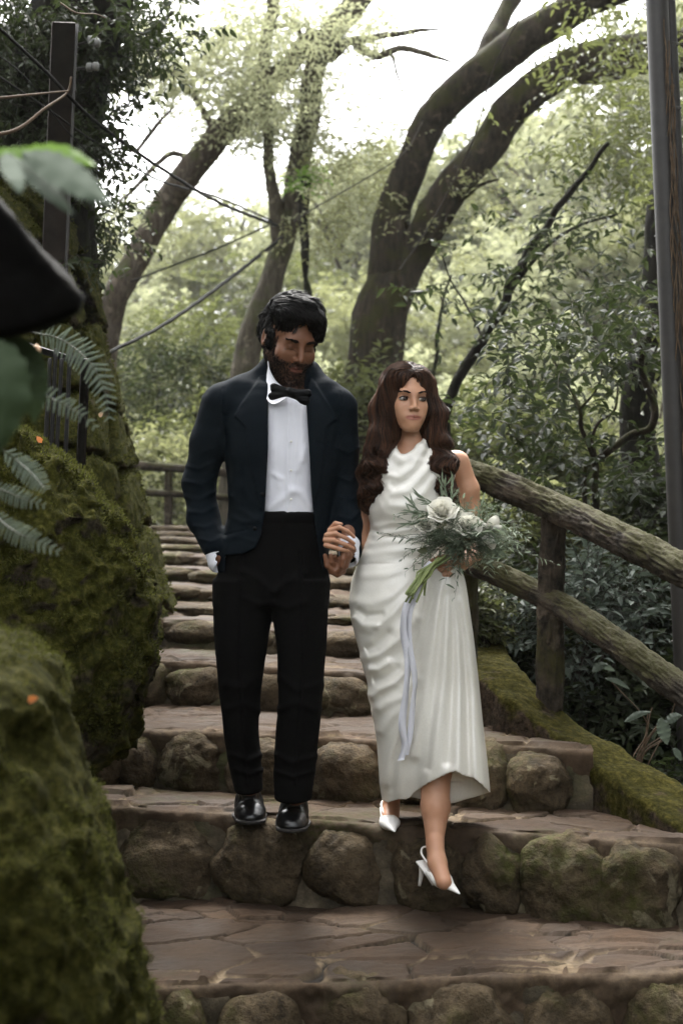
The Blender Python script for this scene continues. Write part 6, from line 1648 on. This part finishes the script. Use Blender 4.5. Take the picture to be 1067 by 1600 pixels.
# drape folds in the picture plane of the dress: (polyline, height, width)
FOLD = [(((600, 728), (606, 742), (622, 745), (642, 730), (664, 704)), .010, 5), (((602, 748), (612, 770), (636, 766), (658, 744), (678, 716)), .009, 6), (((596, 765), (608, 790), (634, 792), (662, 770), (684, 740)), .008, 6), (((588, 775), (600, 800), (622, 808)), .006, 5), (((606, 756), (618, 762), (640, 750), (664, 724)), -.006, 4),
        (((690, 772), (668, 792), (640, 808), (612, 812)), .005, 6), 
        (((580, 824), (612, 818), (650, 816), (690, 818)), .007, 4), (((577, 838), (610, 832), (650, 826), (688, 832)), .006, 4), (((572, 852), (606, 846), (646, 842), (676, 846)), .005, 4), (((580, 826), (600, 838), (640, 842)), -.005, 3), (((566, 868), (600, 862), (640, 858), (668, 864)), .006, 5),
        (((560, 882), (596, 880), (636, 872), (668, 872)), -.004, 4), (((555, 900), (600, 898), (650, 884)), .004, 6),
        (((548, 940), (580, 944), (612, 930), (640, 905)), .005, 7), (((549, 962), (566, 975), (588, 978)), .008, 5), (((553, 978), (580, 985), (612, 960), (640, 930)), .006, 6), (((556, 950), (572, 962), (596, 960)), -.006, 4),
        (((566, 1030), (592, 1022), (622, 1000), (650, 965)), .012, 7), (((572, 1046), (590, 1046), (606, 1036)), .012, 5), (((570, 1018), (586, 1010), (606, 990)), -.010, 6), (((575, 1092), (590, 1078), (616, 1066), (640, 1040)), .012, 6), (((580, 1064), (600, 1060), (622, 1046)), -.009, 6),
        (((584, 1112), (606, 1098), (630, 1088), (650, 1060)), .008, 7), (((590, 1150), (612, 1120), (640, 1096)), .006, 7), (((600, 1236), (610, 1180), (632, 1120)), .008, 7), (((622, 1250), (626, 1200), (642, 1150)), .007, 6), (((612, 1244), (616, 1190), (630, 1150)), -.006, 5),
        (((700, 895), (700, 960), (694, 1060), (676, 1170), (664, 1245)), .016, 8), (((690, 900), (680, 980), (664, 1080), (648, 1180)), .012, 7), (((706, 898), (716, 980), (718, 1080), (716, 1180), (714, 1215)), .017, 7),
        (((712, 900), (728, 990), (738, 1090), (744, 1200), (748, 1240)), .015, 7), (((696, 900), (688, 990), (680, 1080), (668, 1200)), -.015, 5), (((703, 900), (708, 990), (706, 1090), (700, 1190)), -.020, 6), (((710, 905), (722, 990), (729, 1090), (732, 1220)), -.020, 5),
        (((684, 905), (668, 980), (650, 1060), (636, 1160)), -.012, 6), (((676, 905), (656, 970), (640, 1040)), .008, 6), (((722, 920), (736, 1020), (748, 1140), (756, 1240)), .008, 4)]
HEM_X = [586, 598, 606, 618, 632, 645, 656, 668, 684, 700, 712, 724, 740, 752, 764, 775]
HEM_Y = [1250, 1252, 1258, 1260, 1256, 1240, 1232, 1224, 1216, 1208, 1205, 1212, 1216, 1226, 1238, 1240]
HEMB_Y = [1246, 1250, 1254, 1250, 1246, 1246, 1248, 1252, 1256, 1256, 1254, 1250, 1246, 1242, 1238, 1236]
def _dress(p, d):
    near = np.abs(d) < .1; x, y = PX(p); f = sm(.06, -.02, p[..., 1] - DW)
    r = .0018 * pn(p * [1, 1, .5], 16, 5)
    for poly, a, w in FOLD:
        e, t = seg_dist(x, y, poly); r = r + a * np.exp(-(e / (w * 1.2)) ** 2) * (sm(0, .12, t) * .75 + .25)
    r = r * np.where(y > 880, .72 + .55 * sm(650, 600, x), np.where(y > 815, .75, .62))
    d = d - np.where(near, r * f, 0)
    # hollow skirt, open at the hem; the hem is higher in front of the stepping leg
    fr_ = sm(DW - .15, DW - .19, p[..., 1])
    hy = fr_ * np.interp(x, HEM_X, HEM_Y) + (1 - fr_) * np.interp(x, HEM_X, HEMB_Y)
    hy = hy + .5 * np.sin(x * .9) * (x > 655) * fr_
    hem = np.maximum(d, (y - hy) * DW / F)
    d = np.where(y > 1150, hem, d)
    nk = poly_sd(x, y, [(617, 640), (618, 684), (621, 701), (626, 709), (634, 708), (648, 696), (663, 680), (668, 640)]) * DW / F
    return np.where((y < 730) & (p[..., 1] < DW + .05), np.maximum(d, -nk), d)
DR.post.append(_dress)
# room for neck and face of the wearer
DR.cap(pw_(641, 640, .02), pw_(641, 708, .02), .047, .046, .006, 's')
VD, QD = DR.build((pw_(535, 0)[0], DW - .36, pw_(0, 1275)[2]), (pw_(775, 0)[0], DW + .2, pw_(0, 680)[2]), .0036)
mb = MB(); mb.add(VD, QD); obj('dress', mb, M['satin'], woman)

# ---- heels
def ribbon(mb, path, wdir, w, thick=.0012):
    path = np.asarray(path); wd = nrm(np.broadcast_to(np.asarray(wdir, float), path.shape)); t = nrm(np.gradient(path, axis=0)); nn = nrm(np.cross(t, wd))
    w = np.broadcast_to(w, (len(path),))[:, None]
    ring = np.stack([path - wd * w / 2 + nn * thick / 2, path + wd * w / 2 + nn * thick / 2, path + wd * w / 2 - nn * thick / 2, path - wd * w / 2 - nn * thick / 2], 1)
    n = len(path); Fq = np.vstack([grid_faces(n, 4, True), [[0, 1, 2, 3]], [[n * 4 - 1, n * 4 - 2, n * 4 - 3, n * 4 - 4]]])
    mb.add(ring.reshape(-1, 3), Fq)
def heel_shoe(ball, toe, heelp, heel_tip, ankle, wid, name='shoe'):
    ball, toe, heelp, heel_tip, ankle = map(lambda a: np.asarray(a, float), (ball, toe, heelp, heel_tip, ankle))
    S = SDF(); d = nrm(toe - ball)
    up = nrm(np.array([0, 0, 1.]) - d * d[2])
    S.cap(ball - d * .030, ball + d * .008, wid * .80, wid * 1.0, .012, flat=(up, .75)); S.cap(ball + d * .008, toe, wid * 1.0, .0045, .01, flat=(up, .60))
    topc = ball - d * .045 + up * .034
    S.ell(topc, (wid * .95, .046, .034), None, .004, 's')
    mb = MB(); V, Q = S.build(np.minimum(np.minimum(ball, toe), ball - d * .06) - .05, np.maximum(np.maximum(ball, toe), ball - d * .06) + .05, .0028)
    mb.add(V, Q); sh = obj(name, mb, M['leather_w'], woman)
    # sole shank, heel, slingback strap
    mb = MB(); pts = spline(np.array([ball - up * .02, (ball + heelp) / 2 - up * .008, heelp]), 14); sdv = nrm(np.cross(d, up)); ribbon(mb, pts, sdv, np.linspace(wid * 1.5, wid * 1.35, 14), .006); obj('insole', mb, M['leather_w'], sh)
    mb = MB(); hp = spline(np.array([heelp - up * .002, heelp * .6 + heel_tip * .4 + d * .006, heel_tip]), 12); tube(mb, hp, np.linspace(.0115, .0045, 12), 12); obj('heel', mb, M['leather_w'], sh)
    mb = MB(); th = np.linspace(-.62 * math.pi, .62 * math.pi, 24); c = ankle; bkv = nrm((heelp - ball) * [1, 1, 0]); 
    pth = c + np.cos(th)[:, None] * bkv * .031 + np.sin(th)[:, None] * sdv * .029 + (-.030 * (1 - np.cos(th)) * .75)[:, None] * np.array([0, 0, 1.])
    pth[:4] += (ball - d * .02 - pth[:4]) * np.array([.75, .5, .25, .1])[:, None]; pth[-4:] += (ball - d * .02 - pth[-4:]) * np.array([.1, .25, .5, .75])[:, None]
    tube(mb, pth, .0032, 8); obj('slingback_strap', mb, M['leather_w'], sh)
Df = DW - .33
heel_shoe(P(687, 1372, Df), P(717, 1396, Df - .07), P(658, 1345, Df + .10), P(655, 1384, Df + .11), P(671, 1326, Df + .065), .034)
zt = float(P(608, 1288, 4.86)[2])
b1 = P(608, 1284, DW - .06); t1 = P(616, 1299, DW - .15)
heel_shoe(b1, t1, P(603, 1262, DW + .08), P(603, 1282, DW + .09), P(608, 1250, DW + .05), .033)

# ------------------------------------------------------------------ bouquet held by the woman
bq = thing('bouquet', P(712, 878, DW - .2), 'bouquet of white roses and grey green foliage with long white ribbons', 'bouquet')
DB = DW - .26
pb = lambda x, y, d=0.0: P(x, y, DB + d)
def rose(c, R_, axis, seed):
    mb = MB(); r = np.random.RandomState(seed); axis = nrm(np.asarray(axis, float)); a = nrm(np.cross(axis, [.3, .2, 1.])); b = np.cross(axis, a)
    for i in range(26):
        f = i / 25; ph = i * 2.4 + r.normal() * .15; rad = R_ * (.14 + .78 * f); open_ = .15 + .95 * f ** 1.3; wdt = R_ * (.34 + .42 * f); hgt = R_ * (.95 - .28 * f)
        u = np.linspace(-1, 1, 9); v = np.linspace(0, 1, 8); U, Vv = np.meshgrid(u, v, indexing='ij')
        ang = ph + U * wdt / max(rad, .3 * R_) * .9 * (1 - .35 * Vv ** 3)
        rr2 = rad * (.55 + .45 * Vv) + R_ * .16 * open_ * Vv ** 2.5 + R_ * .04 * np.sin(U * 4 + i) * Vv
        h = hgt * (Vv - .35) * (1 - .22 * open_ * Vv) - R_ * .12 * U ** 2 * Vv - R_ * .18 * f
        pts = c + (a * np.cos(ang)[..., None] + b * np.sin(ang)[..., None]) * rr2[..., None] + axis * h[..., None]
        mb.add(pts.reshape(-1, 3), grid_faces(9, 8), v=.5)
    return mb
M['petal'] = m_leaf('white_petal', (.74, .72, .64), (.82, .80, .72), .25, (.8, .78, .66), .6, .2)
for i, (x, y, d, R_) in enumerate([(690, 797, -.035, .050), (730, 820, -.02, .047), (664, 820, .01, .034), (750, 842, .02, .034), (711, 806, .02, .042), (706, 832, -.01, .034)]):
    obj('rose', rose(pb(x, y, d), R_, (.1 * (i - 1), -.75, .62), i), M['petal'], bq)
mb = MB()
for (ax_, ay_, bx_, by_, w) in ((762, 832, 776, 806, .020), (762, 836, 770, 858, .017), (760, 834, 752, 816, .014), (760, 836, 756, 850, .013), (763, 832, 784, 822, .013)):
    A_, B_ = pb(ax_, ay_, .0), pb(bx_, by_, -.02); t = np.linspace(0, 1, 9)
    pth = A_ + (B_ - A_) * t[:, None] + np.array([0, -.012, .0]) * np.sin(t * 3)[:, None]; ribbon(mb, pth, nrm(np.cross(B_ - A_, [0, 1, .2])), w * 2 * np.sin(np.clip(t * 2.6 + .25, 0, 2.95)), .0012)
obj('orchid', mb, M['petal'], bq)
ml, mt = MB(), MB(); r = np.random.RandomState(8)
n = 560; cc = pb(718, 838, .03); O = cc + r.normal(size=(n, 3)) * [.050, .03, .028]; dr = (O - cc) * [1, .6, 1] + r.normal(size=(n, 3)) * .03 + [0, -.03, .0]
branchlets(ml, mt, O, dr, .055, 18, .015, .17, 31, .1, False, .0009, .5); 
n = 46; O = cc + r.normal(size=(n, 3)) * [.07, .03, .03] + [0, 0, .0]; dr = (O - cc) * [1.5, .4, 1.4] + r.normal(size=(n, 3)) * .05
branchlets(ml, mt, O, dr, .10, 8, .034, .22, 32, .2, True, .0012, .6)
for (a_, b_) in (((700, 790), (688, 740)), ((706, 790), (708, 748)), ((680, 790), (652, 775)), ((672, 800), (632, 802)), ((668, 812), (628, 822)), ((752, 830), (776, 870)), ((745, 820), (752, 780)), ((655, 800), (640, 785)), ((690, 785), (698, 752)), ((760, 850), (784, 862))):
    A_, B_ = pb(*a_, .0), pb(*b_, -.01); o_ = A_ + (B_ - A_) * np.linspace(0, .8, 7)[:, None]; dd = np.repeat((B_ - A_)[None], 7, 0) + r.normal(size=(7, 3)) * .02
    leaf_quads(ml, o_, nrm(dd), .045, .007, nrm(r.normal(size=(7, 3)) + [0, -1.5, .5]), r.rand(7) * .6 + .2, detail=True)
M['leaf_bq'] = m_leaf('bouquet_greens', (.07, .095, .06), (.20, .24, .17), .2, rough=.6, spec=.2); obj('foliage', ml, M['leaf_bq'], bq, smooth=False); obj('twigs', mt, M['leaf_mid'], bq)
mb = MB(); A_ = pb(660, 862, .02); o_ = np.array([pb(668, 862, -.01)]); leaf_quads(mb, o_, nrm(np.array([[-1, -.2, .1]])), .035, .024, np.array([[0, -1., .3]]), np.array([.6]), detail=True); obj('broad_leaf', mb, M['leaf_mid'], bq)
ms = MB(); r = np.random.RandomState(12); n = 15
a0 = pb(690, 872, -.02) + r.normal(size=(n, 3)) * [.010, .01, .006]; a1 = pb(664, 895, -.035) + r.normal(size=(n, 3)) * [.008, .008, .005]; a2 = np.array([pb(638 + r.normal() * 8, 934 + r.normal() * 5, -.05 + r.normal() * .012) for _ in range(n)])
strands(ms, np.stack([a0, a1, (a1 * .4 + a2 * .6), a2], 1), .0036, 6, var=r.rand(n)); obj('stems', ms, m_leaf('stem_green', (.09, .12, .03), (.22, .26, .09), .1), bq)
mb = MB(); wr = np.linspace(0, 1, 10)[:, None]; tube(mb, pb(676, 882, -.0) * (1 - wr) + pb(661, 898, -.004) * wr, .0175, 14, ridge=lambda V, th: .002 * np.sin(th * 3 + V[..., 2] * 900)); obj('ribbon_wrap', mb, M['ribbon'], bq)
mb = MB()
for pts, w in ((((664, 898), (650, 918), (634, 948), (630, 985), (637, 1030), (634, 1080), (628, 1130), (632, 1165), (626, 1188)), .025),
               (((668, 898), (652, 930), (640, 960), (640, 1010), (648, 1060), (645, 1100), (640, 1150), (634, 1180)), .020)):
    dd = np.interp(np.linspace(0, 1, len(pts)), [0, .2, .5, 1], [-.02, -.03, .0, .035])
    pth = spline(np.array([pb(x, y, d) for (x, y), d in zip(pts, dd)]), 60)
    tw = np.linspace(0, 1, 60); wd = np.stack([np.cos(.7 * np.sin(tw * 9 + w * 100)), np.sin(.7 * np.sin(tw * 9 + w * 100)), .15 + 0 * tw], 1); ribbon(mb, pth, wd, w, .0008)
obj('ribbon_tails', mb, M['ribbon'], bq)
# ------------------------------------------------------------------ base colours brought to the exposure of the photograph
def scale_colours(mat, f):
    f = (f, f, f) if not isinstance(f, tuple) else f
    def sc(c):
        r, g, b = c[0], c[1], c[2]
        if abs(r - g) < 1e-6 and abs(g - b) < 1e-6: return None
        return (min(.9, r * f[0]), min(.9, g * f[1]), min(.9, b * f[2]), 1)
    for n in mat.node_tree.nodes:
        if n.type == 'VALTORGB':
            for e in n.color_ramp.elements:
                c = sc(e.color)
                if c: e.color = c
        elif n.type == 'MIX':
            for i in (6, 7):
                if not n.inputs[i].is_linked:
                    c = sc(n.inputs[i].default_value)
                    if c: n.inputs[i].default_value = c
        elif n.type in ('BSDF_PRINCIPLED', 'BSDF_TRANSLUCENT'):
            k = 'Base Color' if n.type == 'BSDF_PRINCIPLED' else 'Color'
            if not n.inputs[k].is_linked:
                c = sc(n.inputs[k].default_value)
                if c: n.inputs[k].default_value = c
for k, f in dict(riser=(.74, .67, .56), paving=(.50, .455, .405), mortar=.95, moss=(.55, .54, .5), moss_near=(.52, .50, .44), wallmoss=(.6, .6, .5), kerb=(.52, .46, .44), bark_main=(.42, .38, .34), bark_pale=.52, bark_far=.5,
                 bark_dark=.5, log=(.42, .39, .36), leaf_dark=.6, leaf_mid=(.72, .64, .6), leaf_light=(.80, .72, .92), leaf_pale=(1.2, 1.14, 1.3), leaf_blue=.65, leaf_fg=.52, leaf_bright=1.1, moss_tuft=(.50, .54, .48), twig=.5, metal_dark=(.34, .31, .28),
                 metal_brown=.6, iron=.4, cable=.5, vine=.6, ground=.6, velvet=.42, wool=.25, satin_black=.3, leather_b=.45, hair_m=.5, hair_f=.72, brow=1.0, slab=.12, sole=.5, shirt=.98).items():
    scale_colours(M[k], f)
scale_colours(M['skin_m'], (.54, .46, .41)); scale_colours(M['skin_f'], (1.06, 1.0, .95))
# ------------------------------------------------------------------ the air between the near steps and the hill
def make_haze():
    s = NT('haze_air'); v = s.n('ShaderNodeVolumePrincipled'); v.inputs['Color'].default_value = (.93, .95, .9, 1); v.inputs['Density'].default_value = HAZE_DENSITY
    v.inputs['Anisotropy'].default_value = .3
    s.l(v.outputs[0], s.out.inputs['Volume'])
    mb = MB(); X0, X1, Y0, Y1, Z0, Z1 = -185, 185, -20, 268, -12, 75
    V = [(x, y, z) for x in (X0, X1) for y in (Y0, Y1) for z in (Z0, Z1)]
    mb.add(V, [[0, 1, 3, 2], [4, 6, 7, 5], [0, 4, 5, 1], [2, 3, 7, 6], [0, 2, 6, 4], [1, 5, 7, 3]])
    o = obj('haze', mb, s.m, smooth=False); o['kind'] = 'stuff'; o['label'] = 'thin pale damp air over the wooded valley'; o['category'] = 'haze'
HAZE_DENSITY = .0004
make_haze()
print('script seconds', round(time.time() - T0, 1))
